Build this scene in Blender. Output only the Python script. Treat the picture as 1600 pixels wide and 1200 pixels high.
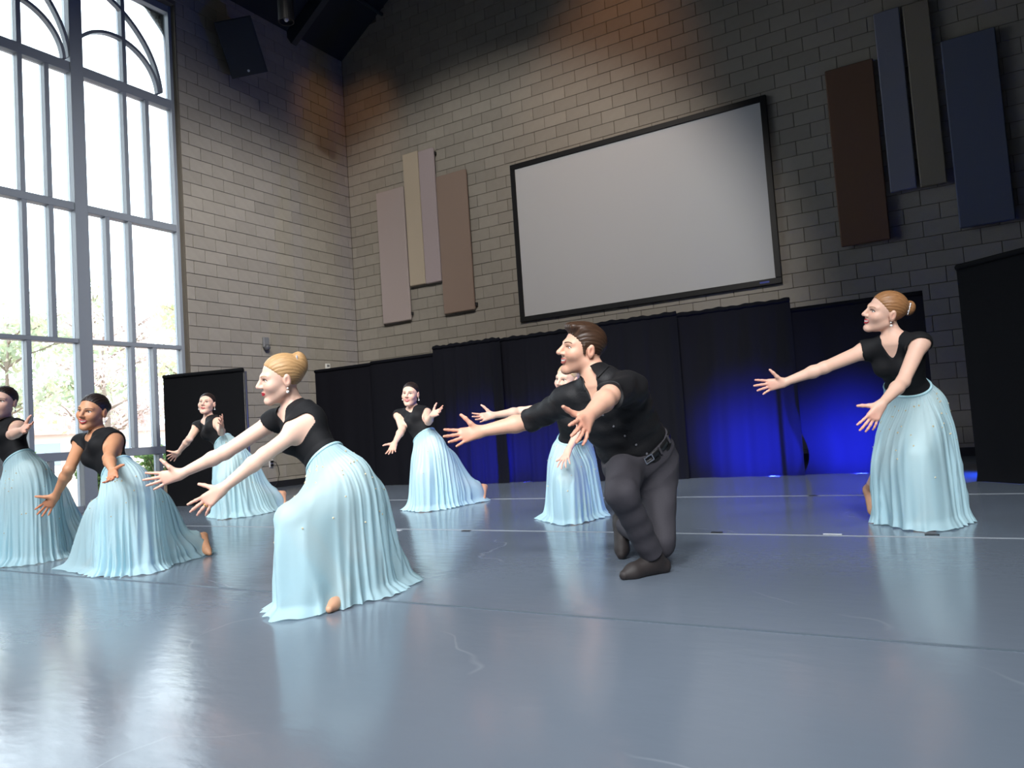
import bpy, math, random
import numpy as np
from mathutils import Vector, Matrix

# ------------------------------------------------------------------ clear
for o in list(bpy.data.objects):
    bpy.data.objects.remove(o, do_unlink=True)
scene = bpy.context.scene
COL = scene.collection
rnd = random.Random(7)

# ------------------------------------------------------------------ camera
# world: x runs along the back wall from the room corner, y towards the back wall (y = 0), z up, floor z = 0
CAM_POS = np.array([9.7715, -10.7706, 0.741])
CAM_R = np.array([0.8572, 0.5105, -0.0677]); CAM_U = np.array([0.0879, -0.0155, 0.9960]); CAM_F = np.array([-0.5075, 0.8597, 0.0582])
FOCAL_PX = 1153.36
cam = bpy.data.cameras.new('camera')
cam_o = bpy.data.objects.new('camera', cam)
COL.objects.link(cam_o)
cam.sensor_width = 36.0
cam.lens = FOCAL_PX / 1600.0 * 36.0
cam.clip_start, cam.clip_end = 0.05, 400
cam_o.matrix_world = Matrix(((CAM_R[0], CAM_U[0], -CAM_F[0], CAM_POS[0]), (CAM_R[1], CAM_U[1], -CAM_F[1], CAM_POS[1]),
                             (CAM_R[2], CAM_U[2], -CAM_F[2], CAM_POS[2]), (0, 0, 0, 1)))
scene.camera = cam_o

# ------------------------------------------------------------------ view
scene.view_settings.view_transform = 'Standard'
scene.view_settings.look = 'None'
scene.view_settings.gamma = 1.0
scene.view_settings.use_curve_mapping = False
scene.view_settings.exposure = 0.0

# ------------------------------------------------------------------ sky: bright overcast
world = bpy.data.worlds.new('overcast_sky'); scene.world = world
world.use_nodes = True
bg = world.node_tree.nodes['Background']
bg.inputs[0].default_value = (0.86, 0.94, 1.0, 1)
bg.inputs[1].default_value = 6.2

def lamp(name, kind, loc, aim=None, energy=100, color=(1, 1, 1), **kw):
    l = bpy.data.lights.new(name, kind); l.energy = energy; l.color = color
    for k, v in kw.items(): setattr(l, k, v)
    o = bpy.data.objects.new(name, l); COL.objects.link(o); o.location = loc
    if aim is not None:
        o.rotation_euler = (Vector(aim) - Vector(loc)).to_track_quat('-Z', 'Y').to_euler()
    return o

# daylight portals in the window openings of the left wall (they only guide the sky light)
for y0, y1 in ((-8.1, -3.75),):
    p = lamp('window_portal', 'AREA', (-0.32, (y0 + y1) / 2, 3.85), aim=(5, (y0 + y1) / 2, 3.85), shape='RECTANGLE', size=7.6, size_y=y1 - y0)
    p.rotation_euler = (Matrix(((0, 0, -1), (0, 1, 0), (1, 0, 0)))).to_euler()
    p.data.cycles.is_portal = True

# unseen spots added out of view (cans are built further down): position, aim, watts, colour, cone, blend
ADDED_SPOTS = [((8.4, -12.4, 9.6), (2.6, 0.0, 1.1), 3700, (1.0, 0.94, 0.87), 46, 0.42),
         ((6.4, -2.6, 9.6), (5.5, 0.0, 5.9), 200, (1.0, 0.46, 0.18), 50, 1.0),
         ((1.9, -1.9, 8.7), (0.05, -0.05, 6.1), 80, (1.0, 0.50, 0.22), 52, 1.0),
         ((12.4, -12.6, 8.8), (8.7, -6.8, 0.2), 1700, (0.96, 0.98, 1.0), 50, 0.7),  # steep front spots, added to light the floor and dancers
         ((8.2, -14.0, 8.8), (6.8, -8.0, 0.2), 1700, (0.96, 0.98, 1.0), 50, 0.7),
         ((5.2, -14.0, 8.4), (4.6, -7.4, 0.2), 1500, (0.96, 0.98, 1.0), 50, 0.7),
         ((11.0, -8.8, 8.4), (0.0, -3.7, 2.0), 4000, (1.0, 0.97, 0.93), 42, 0.8),  # extra spot added to brighten the left wall
         ((12.6, -15.6, 6.6), (9.0, -6.5, 0.4), 2800, (0.97, 0.985, 1.0), 34, 0.6),  # last three: low front spots added to brighten the dancers
         ((9.4, -16.0, 6.6), (7.2, -7.2, 0.4), 2600, (0.97, 0.985, 1.0), 37, 0.6),
         ((5.6, -16.0, 6.6), (4.6, -7.2, 0.4), 2600, (0.97, 0.985, 1.0), 38, 0.6)]
for i, (loc, aim, w, c, ang, bl) in enumerate(ADDED_SPOTS):
    lamp('added_spot_light', 'SPOT', loc, aim, w, c, spot_size=math.radians(ang), spot_blend=bl, shadow_soft_size=0.12 if i < 3 else 0.8)
# blue stage lamps standing on the floor behind the drapes
BLUE = [(4.3, -1.25, 260), (5.2, -1.2, 170), (7.8, -1.2, 620), (8.8, -1.2, 720)]
for x, y, w in BLUE:
    lamp('stage_lamp_light', 'SPOT', (x, y, 0.22), (x, y - 0.85, 0.36), w, (0.02, 0.035, 1.0), spot_size=math.radians(84), spot_blend=1.0, shadow_soft_size=0.06)
lamp('stage_lamp_light', 'SPOT', (10.35, -2.62, 0.12), (9.8, -2.85, 0.02), 300, (0.02, 0.10, 1.0), spot_size=math.radians(150), spot_blend=0.6, shadow_soft_size=0.04)

# ------------------------------------------------------------------ materials
MATS = {}
def nodes_of(name):
    m = bpy.data.materials.new(name); m.use_nodes = True
    nt = m.node_tree
    return m, nt, nt.nodes['Principled BSDF'], nt.nodes['Material Output']

def mat(name, color, rough=0.6, spec=0.5, noise=0.0, scale=20.0, bump=0.0, metal=0.0, stretch=None, bump_scale=None, rand=0.0, island=False, sss=0.0, detail=4):
    """colour with optional noise grain, per-object or per-piece tint and fine bump"""
    if name in MATS: return MATS[name]
    m, nt, b, out = nodes_of(name)
    b.inputs['Roughness'].default_value = rough
    b.inputs['Specular IOR Level'].default_value = spec
    b.inputs['Metallic'].default_value = metal
    N, L = nt.nodes, nt.links
    tc = N.new('ShaderNodeTexCoord'); mp = N.new('ShaderNodeMapping')
    L.new(tc.outputs['Object'], mp.inputs[0])
    if stretch: mp.inputs['Scale'].default_value = stretch
    last = None
    if noise > 0:
        nz = N.new('ShaderNodeTexNoise'); nz.inputs['Scale'].default_value = scale; nz.inputs['Detail'].default_value = detail
        L.new(mp.outputs[0], nz.inputs['Vector'])
        hs = N.new('ShaderNodeHueSaturation'); hs.inputs['Color'].default_value = (*color, 1)
        mr = N.new('ShaderNodeMapRange'); mr.inputs['To Min'].default_value = 1 - noise; mr.inputs['To Max'].default_value = 1 + noise
        L.new(nz.outputs['Fac'], mr.inputs['Value']); L.new(mr.outputs[0], hs.inputs['Value'])
        last = hs.outputs[0]
    if rand > 0:
        hs2 = N.new('ShaderNodeHueSaturation')
        if last: L.new(last, hs2.inputs['Color'])
        else: hs2.inputs['Color'].default_value = (*color, 1)
        if island: g = N.new('ShaderNodeNewGeometry'); src = g.outputs['Random Per Island']
        else: g = N.new('ShaderNodeObjectInfo'); src = g.outputs['Random']
        mr2 = N.new('ShaderNodeMapRange'); mr2.inputs['To Min'].default_value = 1 - rand; mr2.inputs['To Max'].default_value = 1 + rand
        L.new(src, mr2.inputs['Value']); L.new(mr2.outputs[0], hs2.inputs['Value'])
        last = hs2.outputs[0]
    if last: L.new(last, b.inputs['Base Color'])
    else: b.inputs['Base Color'].default_value = (*color, 1)
    if bump > 0:
        nb = N.new('ShaderNodeTexNoise'); nb.inputs['Scale'].default_value = bump_scale or scale * 3; nb.inputs['Detail'].default_value = 3
        L.new(mp.outputs[0], nb.inputs['Vector'])
        bp = N.new('ShaderNodeBump'); bp.inputs['Strength'].default_value = bump; bp.inputs['Distance'].default_value = 0.01
        L.new(nb.outputs['Fac'], bp.inputs['Height']); L.new(bp.outputs[0], b.inputs['Normal'])
    if sss > 0:
        b.inputs['Subsurface Weight'].default_value = sss
        b.inputs['Subsurface Radius'].default_value = (0.012, 0.005, 0.003)
    MATS[name] = m
    return m

def S(r, g, b):
    """sRGB 0-255 to linear"""
    f = lambda c: (c / 12.92 if c <= 0.04045 else ((c + 0.055) / 1.055) ** 2.4)
    return (f(r / 255), f(g / 255), f(b / 255))

def cloth_mat(name, color, transl=0.3, transp=0.0, rough=0.8, bump=0.15, stretch=(1, 1, 1), scale=40, noise=0.05, sheen=0.0, spec=0.3, tcol=None):
    m = mat(name, color, rough=rough, spec=spec, noise=noise, scale=scale, bump=bump, stretch=stretch, bump_scale=scale * 4)
    nt = m.node_tree; N, L = nt.nodes, nt.links
    b = N['Principled BSDF']; out = N['Material Output']
    if sheen: b.inputs['Sheen Weight'].default_value = sheen
    sh = b.outputs[0]
    if transl > 0:
        t = N.new('ShaderNodeBsdfTranslucent'); t.inputs[0].default_value = (*(tcol or color), 1)
        mx = N.new('ShaderNodeMixShader'); mx.inputs[0].default_value = transl
        L.new(sh, mx.inputs[1]); L.new(t.outputs[0], mx.inputs[2]); sh = mx.outputs[0]
    if transp > 0:
        t = N.new('ShaderNodeBsdfTransparent')
        mx = N.new('ShaderNodeMixShader'); mx.inputs[0].default_value = transp
        L.new(sh, mx.inputs[1]); L.new(t.outputs[0], mx.inputs[2]); sh = mx.outputs[0]
    L.new(sh, out.inputs[0])
    return m

def attr_mat(name, rough=0.5, sss=0.0, spec=0.4, bump=0.0):
    m, nt, b, out = nodes_of(name)
    a = nt.nodes.new('ShaderNodeAttribute'); a.attribute_name = 'Col'
    nz = nt.nodes.new('ShaderNodeTexNoise'); nz.inputs['Scale'].default_value = 60
    hs = nt.nodes.new('ShaderNodeHueSaturation')
    mr = nt.nodes.new('ShaderNodeMapRange'); mr.inputs['To Min'].default_value = 0.96; mr.inputs['To Max'].default_value = 1.04
    tc = nt.nodes.new('ShaderNodeTexCoord'); nt.links.new(tc.outputs['Object'], nz.inputs['Vector'])
    nt.links.new(nz.outputs['Fac'], mr.inputs['Value']); nt.links.new(mr.outputs[0], hs.inputs['Value'])
    nt.links.new(a.outputs['Color'], hs.inputs['Color']); nt.links.new(hs.outputs[0], b.inputs['Base Color'])
    b.inputs['Roughness'].default_value = rough; b.inputs['Specular IOR Level'].default_value = spec
    if sss:
        b.inputs['Subsurface Weight'].default_value = sss; b.inputs['Subsurface Radius'].default_value = (0.010, 0.004, 0.002)
    MATS[name] = m
    return m

def glass_mat():
    m, nt, b, out = nodes_of('window_glass')
    N, L = nt.nodes, nt.links
    t = N.new('ShaderNodeBsdfTransparent'); t.inputs[0].default_value = (0.94, 0.97, 0.98, 1)
    g = N.new('ShaderNodeBsdfGlossy'); g.inputs['Roughness'].default_value = 0.02
    mx = N.new('ShaderNodeMixShader'); fr = N.new('ShaderNodeFresnel'); fr.inputs[0].default_value = 1.45
    L.new(fr.outputs[0], mx.inputs[0]); L.new(t.outputs[0], mx.inputs[1]); L.new(g.outputs[0], mx.inputs[2]); L.new(mx.outputs[0], out.inputs[0])
    MATS['glass'] = m
    return m

# ------------------------------------------------------------------ mesh builder
class MB:
    def __init__(s): s.v, s.f = [], []
    def add(s, vs, fs):
        n = len(s.v); s.v.extend([tuple(map(float, p)) for p in vs]); s.f.extend([tuple(i + n for i in q) for q in fs]); return s
    def box(s, lo, hi, bev=0.0):
        x0, y0, z0 = lo; x1, y1, z1 = hi
        if bev <= 0:
            vs = [(x, y, z) for z in (z0, z1) for y in (y0, y1) for x in (x0, x1)]
            return s.add(vs, [(0, 2, 3, 1), (4, 5, 7, 6), (0, 1, 5, 4), (2, 6, 7, 3), (0, 4, 6, 2), (1, 3, 7, 5)])
        b = bev; vs = []; idx = {}
        for i, x in enumerate((x0, x1)):
            for j, y in enumerate((y0, y1)):
                for k, z in enumerate((z0, z1)):
                    sx, sy, sz = 1 - 2 * i, 1 - 2 * j, 1 - 2 * k
                    for a, off in enumerate(((0, b, b), (b, 0, b), (b, b, 0))):
                        idx[i, j, k, a] = len(vs); vs.append((x + sx * off[0], y + sy * off[1], z + sz * off[2]))
        fs = []
        for i in (0, 1):
            q = [idx[i, 0, 0, 0], idx[i, 1, 0, 0], idx[i, 1, 1, 0], idx[i, 0, 1, 0]]; fs.append(q if i else q[::-1])
            q = [idx[0, i, 0, 1], idx[0, i, 1, 1], idx[1, i, 1, 1], idx[1, i, 0, 1]]; fs.append(q if i else q[::-1])
            q = [idx[0, 0, i, 2], idx[1, 0, i, 2], idx[1, 1, i, 2], idx[0, 1, i, 2]]; fs.append(q if i else q[::-1])
        for i in (0, 1):
            for j in (0, 1):
                q = [idx[i, j, 0, 0], idx[i, j, 1, 0], idx[i, j, 1, 1], idx[i, j, 0, 1]]; fs.append(q if i == j else q[::-1])
                q = [idx[i, 0, j, 0], idx[i, 0, j, 2], idx[i, 1, j, 2], idx[i, 1, j, 0]]; fs.append(q if i == j else q[::-1])
                q = [idx[0, i, j, 1], idx[1, i, j, 1], idx[1, i, j, 2], idx[0, i, j, 2]]; fs.append(q if i == j else q[::-1])
        for i in (0, 1):
            for j in (0, 1):
                for k in (0, 1):
                    q = [idx[i, j, k, a] for a in range(3)]; fs.append(q if (i + j + k) % 2 == 1 else q[::-1])
        return s.add(vs, fs)
    def obox(s, c, ax, ay, az, bev=0.0):
        """box about c with half-axis vectors"""
        t = MB().box((-1, -1, -1), (1, 1, 1)) if bev <= 0 else None
        ax, ay, az, c = map(np.array, (ax, ay, az, c))
        if t is None:
            la, lb, lc = (np.linalg.norm(q) for q in (ax, ay, az))
            t = MB().box((-la, -lb, -lc), (la, lb, lc), bev)
            ax, ay, az = ax / la, ay / lb, az / lc
        return s.add([c + p[0] * ax + p[1] * ay + p[2] * az for p in t.v], t.f)
    def tube(s, pts, rad, n=10, caps=True):
        pts = [np.array(p, float) for p in pts]
        rad = [rad] * len(pts) if np.isscalar(rad) else rad
        rings = []; up = np.array([0.13, 0.21, 0.97])
        for i, p in enumerate(pts):
            d = pts[min(i + 1, len(pts) - 1)] - pts[max(i - 1, 0)]; d /= np.linalg.norm(d) + 1e-9
            a = np.cross(d, up); 
            if np.linalg.norm(a) < 0.1: a = np.cross(d, [1, 0, 0])
            a /= np.linalg.norm(a); b = np.cross(d, a)
            rings.append([p + rad[i] * (math.cos(t) * a + math.sin(t) * b) for t in np.linspace(0, 2 * math.pi, n, endpoint=False)])
        vs = [q for r in rings for q in r]; fs = []
        for i in range(len(pts) - 1):
            for j in range(n):
                fs.append((i * n + j, i * n + (j + 1) % n, (i + 1) * n + (j + 1) % n, (i + 1) * n + j))
        if caps: fs += [tuple(range(n))[::-1], tuple((len(pts) - 1) * n + j for j in range(n))]
        return s.add(vs, fs)
    def ellipsoid(s, c, r, axes=None, nu=14, nv=9):
        c = np.array(c, float); A = np.eye(3) if axes is None else np.array(axes)
        vs = []; fs = []
        for j in range(nv + 1):
            t = math.pi * j / nv
            for i in range(nu):
                p = 2 * math.pi * i / nu
                q = np.array([r[0] * math.sin(t) * math.cos(p), r[1] * math.sin(t) * math.sin(p), r[2] * math.cos(t)])
                vs.append(c + q[0] * A[0] + q[1] * A[1] + q[2] * A[2])
        for j in range(nv):
            for i in range(nu):
                fs.append((j * nu + i, (j + 1) * nu + i, (j + 1) * nu + (i + 1) % nu, j * nu + (i + 1) % nu))
        return s.add(vs, fs)
    def build(s, name, m, parent=None, origin=(0, 0, 0), smooth=False):
        me = bpy.data.meshes.new(name)
        o3 = np.array(origin, float)
        me.from_pydata([tuple(np.array(p) - o3) for p in s.v], [], s.f)
        me.validate(); me.update()
        if smooth: me.polygons.foreach_set('use_smooth', [True] * len(me.polygons))
        return link(name, me, m, parent, origin)

def link(name, me, m, parent=None, origin=(0, 0, 0)):
    if m is not None and not me.materials: me.materials.append(m)
    o = bpy.data.objects.new(name, me); COL.objects.link(o)
    if parent is not None: o.parent = parent
    else: o.location = origin
    return o

def tag(o, label=None, cat=None, group=None, kind=None):
    if label: o['label'] = label
    if cat: o['category'] = cat
    if group: o['group'] = group
    if kind: o['kind'] = kind
    return o
def thing(name, loc, label=None, cat=None, group=None, kind=None):
    o = bpy.data.objects.new(name, None); COL.objects.link(o); o.location = loc; o.empty_display_size = 0.1
    return tag(o, label, cat, group, kind)
def px_of(P):
    d = np.asarray(P) - CAM_POS; z = d @ CAM_F
    return 800 + FOCAL_PX * (d @ CAM_R) / z, 600 - FOCAL_PX * (d @ CAM_U) / z, z

# ================================================================== STRUCTURE
# ---- floor: grey-blue vinyl dance floor
def floor_mat():
    m, nt, b, out = nodes_of('dance_floor_vinyl')
    N, L = nt.nodes, nt.links
    tc = N.new('ShaderNodeTexCoord')
    n1 = N.new('ShaderNodeTexNoise'); n1.inputs['Scale'].default_value = 0.7; n1.inputs['Detail'].default_value = 6
    n2 = N.new('ShaderNodeTexNoise'); n2.inputs['Scale'].default_value = 9; n2.inputs['Detail'].default_value = 8; n2.inputs['Roughness'].default_value = 0.7
    mp = N.new('ShaderNodeMapping'); mp.inputs['Scale'].default_value = (0.6, 2.2, 1)
    L.new(tc.outputs['Object'], n1.inputs['Vector']); L.new(tc.outputs['Object'], mp.inputs[0]); L.new(mp.outputs[0], n2.inputs['Vector'])
    cr = N.new('ShaderNodeMix'); cr.data_type = 'RGBA'
    cr.inputs[6].default_value = (*S(98, 108, 121), 1); cr.inputs[7].default_value = (*S(112, 122, 135), 1)
    L.new(n1.outputs['Fac'], cr.inputs[0])
    # pale scuffs left by shoes
    wv = N.new('ShaderNodeTexVoronoi'); wv.feature = 'DISTANCE_TO_EDGE'; wv.inputs['Scale'].default_value = 0.55
    dn = N.new('ShaderNodeTexNoise'); dn.inputs['Scale'].default_value = 1.1; dn.inputs['Detail'].default_value = 3
    L.new(tc.outputs['Object'], dn.inputs['Vector'])
    vm = N.new('ShaderNodeMixRGB'); vm.blend_type = 'ADD'; vm.inputs[0].default_value = 1.3
    L.new(tc.outputs['Object'], vm.inputs[1]); L.new(dn.outputs['Color'], vm.inputs[2]); L.new(vm.outputs[0], wv.inputs['Vector'])
    r1 = N.new('ShaderNodeMapRange'); r1.inputs['From Min'].default_value = 0.0; r1.inputs['From Max'].default_value = 0.006; r1.inputs['To Min'].default_value = 1; r1.inputs['To Max'].default_value = 0
    L.new(wv.outputs['Distance'], r1.inputs['Value'])
    r2 = N.new('ShaderNodeMapRange'); r2.inputs['From Min'].default_value = 0.52; r2.inputs['From Max'].default_value = 0.62; r2.inputs['To Max'].default_value = 0.22
    n3 = N.new('ShaderNodeTexNoise'); n3.inputs['Scale'].default_value = 1.7; L.new(tc.outputs['Object'], n3.inputs['Vector']); L.new(n3.outputs['Fac'], r2.inputs['Value'])
    mu = N.new('ShaderNodeMath'); mu.operation = 'MULTIPLY'; L.new(r1.outputs[0], mu.inputs[0]); L.new(r2.outputs[0], mu.inputs[1])
    c2 = N.new('ShaderNodeMix'); c2.data_type = 'RGBA'; c2.inputs[7].default_value = (*S(178, 184, 192), 1)
    L.new(mu.outputs[0], c2.inputs[0]); L.new(cr.outputs[2], c2.inputs[6]); L.new(c2.outputs[2], b.inputs['Base Color'])
    rr = N.new('ShaderNodeMapRange'); rr.inputs['To Min'].default_value = 0.10; rr.inputs['To Max'].default_value = 0.26
    L.new(n2.outputs['Fac'], rr.inputs['Value']); L.new(rr.outputs[0], b.inputs['Roughness'])
    b.inputs['Specular IOR Level'].default_value = 0.55
    bp = N.new('ShaderNodeBump'); bp.inputs['Strength'].default_value = 0.10; bp.inputs['Distance'].default_value = 0.01
    n4 = N.new('ShaderNodeTexNoise'); n4.inputs['Scale'].default_value = 5; n4.inputs['Detail'].default_value = 5
    mp4 = N.new('ShaderNodeMapping'); mp4.inputs['Scale'].default_value = (1.6, 3.5, 1); mp4.inputs['Rotation'].default_value = (0, 0, 0.6)
    L.new(tc.outputs['Object'], mp4.inputs[0]); L.new(mp4.outputs[0], n4.inputs['Vector'])
    L.new(n4.outputs['Fac'], bp.inputs['Height']); L.new(bp.outputs[0], b.inputs['Normal'])
    return m
XR, YF = 15.0, -16.5
floor = MB().box((-0.2, YF, -0.12), (XR + .2, 0.2, 0.0)).build('floor', floor_mat()); tag(floor, 'grey blue vinyl dance floor', kind='structure')
m_tape = mat('seam_tape', S(150, 156, 164), rough=0.35)
m_seam = mat('seam_dark', S(90, 102, 114), rough=0.4)
for y, w, m in ((-8.19, 0.022, m_seam), (-6.20, 0.022, m_tape), (-4.17, 0.03, m_tape), (-10.25, 0.03, m_seam)):
    MB().box((0.25, y - w / 2, 0.0), (XR - .3, y + w / 2, 0.0015)).build('seam_tape', m, floor)
m_spike = mat('spike_tape', S(32, 34, 40), rough=0.6)
for x, y in ((6.62, -6.24), (8.45, -6.15), (9.62, -6.12), (7.32, -4.25), (8.72, -4.17)):
    MB().box((x - .035, y - .018, 0.0012), (x + .035, y + .018, 0.003)).build('spike_mark', m_spike, floor)
m_spw = mat('spike_tape_pale', S(205, 208, 214), rough=0.6)
for x, y in ((5.98, -6.27), (9.12, -6.16)):
    MB().box((x - .05, y - .012, 0.0012), (x + .05, y + .012, 0.003)).build('spike_mark', m_spw, floor)

# ---- concrete block walls
CH, CL = 0.2032, 0.4064
JZ = 2.194                                 # height of the course line the others are counted from
m_block = mat('concrete_block', S(154, 149, 140), rough=0.9, spec=0.2, noise=0.10, scale=9, bump=0.5, bump_scale=160, rand=0.075)
m_block_s = mat('concrete_block_far', S(154, 149, 140), rough=0.9, spec=0.2, noise=0.10, scale=9, bump=0.5, bump_scale=160, rand=0.075, island=True)
m_mortar = mat('mortar', S(106, 100, 91), rough=0.95, spec=0.1, noise=0.08, scale=30, bump=0.3)
G = 0.0035
# back wall: slab behind the blocks up to the gable
def roof_z(x): return 8.2 + 0.64 * (x if x < XR / 2 else XR - x)
mb = MB()
gp = [(-.2, -.1), (XR + .2, -.1), (XR + .2, 8.2), (XR / 2, roof_z(XR / 2)), (-.2, 8.2)]
n = len(gp)
mb.add([(x, 0.012, z) for x, z in gp] + [(x, 0.25, z) for x, z in gp], [tuple(range(n)), tuple(range(2 * n - 1, n - 1, -1))] + [(i, i + n, (i + 1) % n + n, (i + 1) % n) for i in range(n)])
wall_back = mb.build('wall_back', m_mortar); tag(wall_back, 'beige concrete block back wall of the hall', kind='structure')
cells = []
for k in range(-11, 54):
    z0, z1 = max(0, JZ + k * CH), JZ + (k + 1) * CH
    off = 0.3178 if k % 2 else 0.3178 + CL / 2
    x = off - CL * 2
    while x < XR:
        x0, x1 = max(x, 0.0), min(x + CL, XR)
        if x1 - x0 > .03 and z0 < max(roof_z(x0), roof_z(x1)) - .1:
            cells.append((x0, x1, z0, z1))
        x += CL
def vis_back(c):
    x, z = (c[0] + c[1]) / 2, (c[2] + c[3]) / 2
    px, py, d = px_of((x, 0, z))
    hid = (3.70 < c[0] and c[1] < 7.90 and 2.5 < c[2] and c[3] < 5.17) or (z < 2.1 and 0.3 < x < 9.5) or (z < 2.2 and x > 9.6)
    return (0 < px < 1600 and 0 < py < 1200 and not hid), d
good = sorted([(vis_back(c)[1], c) for c in cells if vis_back(c)[0]])
near = set(c for _, c in good[:300])
proto = {}
def block_mesh(w, h):
    key = (round(w, 3), round(h, 3))
    if key not in proto:
        t = MB().box((-w / 2 + G, -0.02, -h / 2 + G), (w / 2 - G, 0.02, h / 2 - G), 0.004)
        me = bpy.data.meshes.new('brick'); me.from_pydata(t.v, [], t.f); me.materials.append(m_block); proto[key] = me
    return proto[key]
rest = MB()
for c in cells:
    x0, x1, z0, z1 = c
    jig = rnd.uniform(-.0015, .0015)
    if c in near:
        o = bpy.data.objects.new('brick', block_mesh(x1 - x0, z1 - z0)); COL.objects.link(o); o.parent = wall_back
        o.location = ((x0 + x1) / 2, 0.02 + jig, (z0 + z1) / 2)
    else:
        rest.box((x0 + G, jig, z0 + G), (x1 - G, 0.04 + jig, z1 - G), 0.004)
o = rest.build('brick_field', m_block_s, wall_back); o['kind'] = 'stuff'

# left wall with two tall window openings
WIN = [(-8.10, -3.68)]
WTOP = 7.62
mb = MB()
ys = [0.2, -3.70, -8.12, YF - .2]
for a, b_ in ((0, 1), (2, 3)):
    mb.box((-0.30, ys[b_], -.1), (-0.012, ys[a], 8.2))
for a, b_ in ((1, 2),):
    mb.box((-0.30, ys[b_], WTOP), (-0.012, ys[a], 8.2))
wall_left = mb.build('wall_left', m_mortar); tag(wall_left, 'beige concrete block wall beside the tall window', kind='structure')
nb = 0; rest = MB(); lcells = []
for k in range(-11, 30):
    z0, z1 = max(0, JZ + k * CH), min(JZ + (k + 1) * CH, 8.2)
    if z1 - z0 < .03: continue
    off = -1.1078 if k % 2 == 0 else -1.1078 - CL / 2
    y = off + CL * 4
    while y > YF:
        y1, y0 = min(y, 0.0), y - CL
        for w0, w1 in WIN:
            if z0 < WTOP:
                if y0 < w1 < y1: y0 = w1 if y1 > w1 else y0
                if y0 < w0 < y1: y1 = w0
        inwin = any(w0 - .01 < y0 and y1 < w1 + .01 for w0, w1 in WIN) and z0 < WTOP - .05
        if y1 - y0 > .04 and not inwin:
            px, py, d = px_of((0, (y0 + y1) / 2, (z0 + z1) / 2))
            lcells.append((d, y0, y1, z0, z1, -20 < px < 1620 and -20 < py < 1200 and y0 > -4 and d > 0))
        y -= CL
vis = sorted(c for c in lcells if c[5])[:300]
visset = set(vis)
for c in lcells:
    d, y0, y1, z0, z1, v = c
    jig = rnd.uniform(-.0015, .0015); ret = abs(y0 + 3.68) < .005
    if c in visset:
        key = ('L', round(y1 - y0, 3), round(z1 - z0, 3), ret)
        if key not in proto:
            w, h = y1 - y0, z1 - z0
            t = MB().box((-0.21 if ret else -0.04, -w / 2 + (0 if ret else G), -h / 2 + G), (0, w / 2 - G, h / 2 - G), 0.006 if ret else 0.004)
            me = bpy.data.meshes.new('brick'); me.from_pydata(t.v, [], t.f); me.materials.append(m_block); proto[key] = me
        o = bpy.data.objects.new('brick', proto[key]); COL.objects.link(o); o.parent = wall_left
        o.location = (jig, (y0 + y1) / 2, (z0 + z1) / 2)
    else:
        rest.box((-0.04 + jig, y0 + G, z0 + G), (jig, y1 - G, z1 - G), 0.004)
o = rest.build('brick_field', m_block_s, wall_left); o['kind'] = 'stuff'
# the walls behind and to the right of the photographer
m_dark = mat('dark_painted_wall', S(86, 82, 76), rough=0.9, noise=.05, scale=3)
tag(MB().box((XR, YF, -.1), (XR + .2, 0.2, 8.2)).build('wall_right', m_dark), 'dark side wall of the hall', kind='structure')
mb = MB()
mb.add([(x, YF, z) for x, z in gp] + [(x, YF - .2, z) for x, z in gp], [tuple(range(n))[::-1], tuple(range(n, 2 * n))] + [(i, (i + 1) % n, (i + 1) % n + n, i + n) for i in range(n)])
tag(mb.build('wall_front', m_dark), 'dark front wall of the hall', kind='structure')

# ---- ceiling: dark gabled roof deck with steel members
m_ceil = mat('dark_roof_deck', S(34, 40, 44), rough=0.85, noise=.08, scale=4)
m_steel = mat('dark_steel', S(46, 54, 58), rough=0.6, noise=.05, scale=8)
mb = MB(); ridge = roof_z(XR / 2)
for xa, za, xb, zb in ((-.25, 8.2 - .16, XR / 2, ridge), (XR / 2, ridge, XR + .25, 8.2 - .16)):
    mb.add([(xa, YF - .2, za), (xb, YF - .2, zb), (xb, .25, zb), (xa, .25, za), (xa, YF - .2, za + .2), (xb, YF - .2, zb + .2), (xb, .25, zb + .2), (xa, .25, za + .2)],
           [(0, 3, 2, 1), (4, 5, 6, 7), (0, 1, 5, 4), (2, 3, 7, 6), (0, 4, 7, 3), (1, 2, 6, 5)])
ceiling = mb.build('ceiling', m_ceil); tag(ceiling, 'dark gabled roof deck', kind='structure')
for y in (-1.35, -4.4, -7.5, -10.6, -13.7):          # rafters follow the slope
    t = MB()
    for xa, xb in ((0.02, XR / 2), (XR - .02, XR / 2)):
        p0, p1 = np.array((xa, y, roof_z(xa) - .16)), np.array((xb, y, roof_z(xb) - .16))
        d = p1 - p0; u = d / np.linalg.norm(d); nrm = np.cross(u, (0, 1, 0)); nrm /= np.linalg.norm(nrm)
        t.obox((p0 + p1) / 2, d / 2, (0, .06, 0), nrm * .14)
    t.build('rafter', m_steel, ceiling)
for x in (1.1, 3.4, 5.7):                             # purlins
    MB().tube([(x, YF + .1, roof_z(x) - .14), (x, -.02, roof_z(x) - .14)], .035, 8).build('conduit', m_steel, ceiling)

# ---- baseboard
m_base = mat('rubber_baseboard', S(30, 32, 38), rough=0.5)
tag(MB().box((0.001, -3.68, 0.0), (0.014, -0.001, 0.11)).build('baseboard_left', m_base), 'black rubber baseboard', kind='structure')
tag(MB().box((0.02, -0.014, 0.0), (XR - .01, -0.001, 0.11)).build('baseboard_back', m_base), 'black rubber baseboard along back wall', kind='structure')

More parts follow.
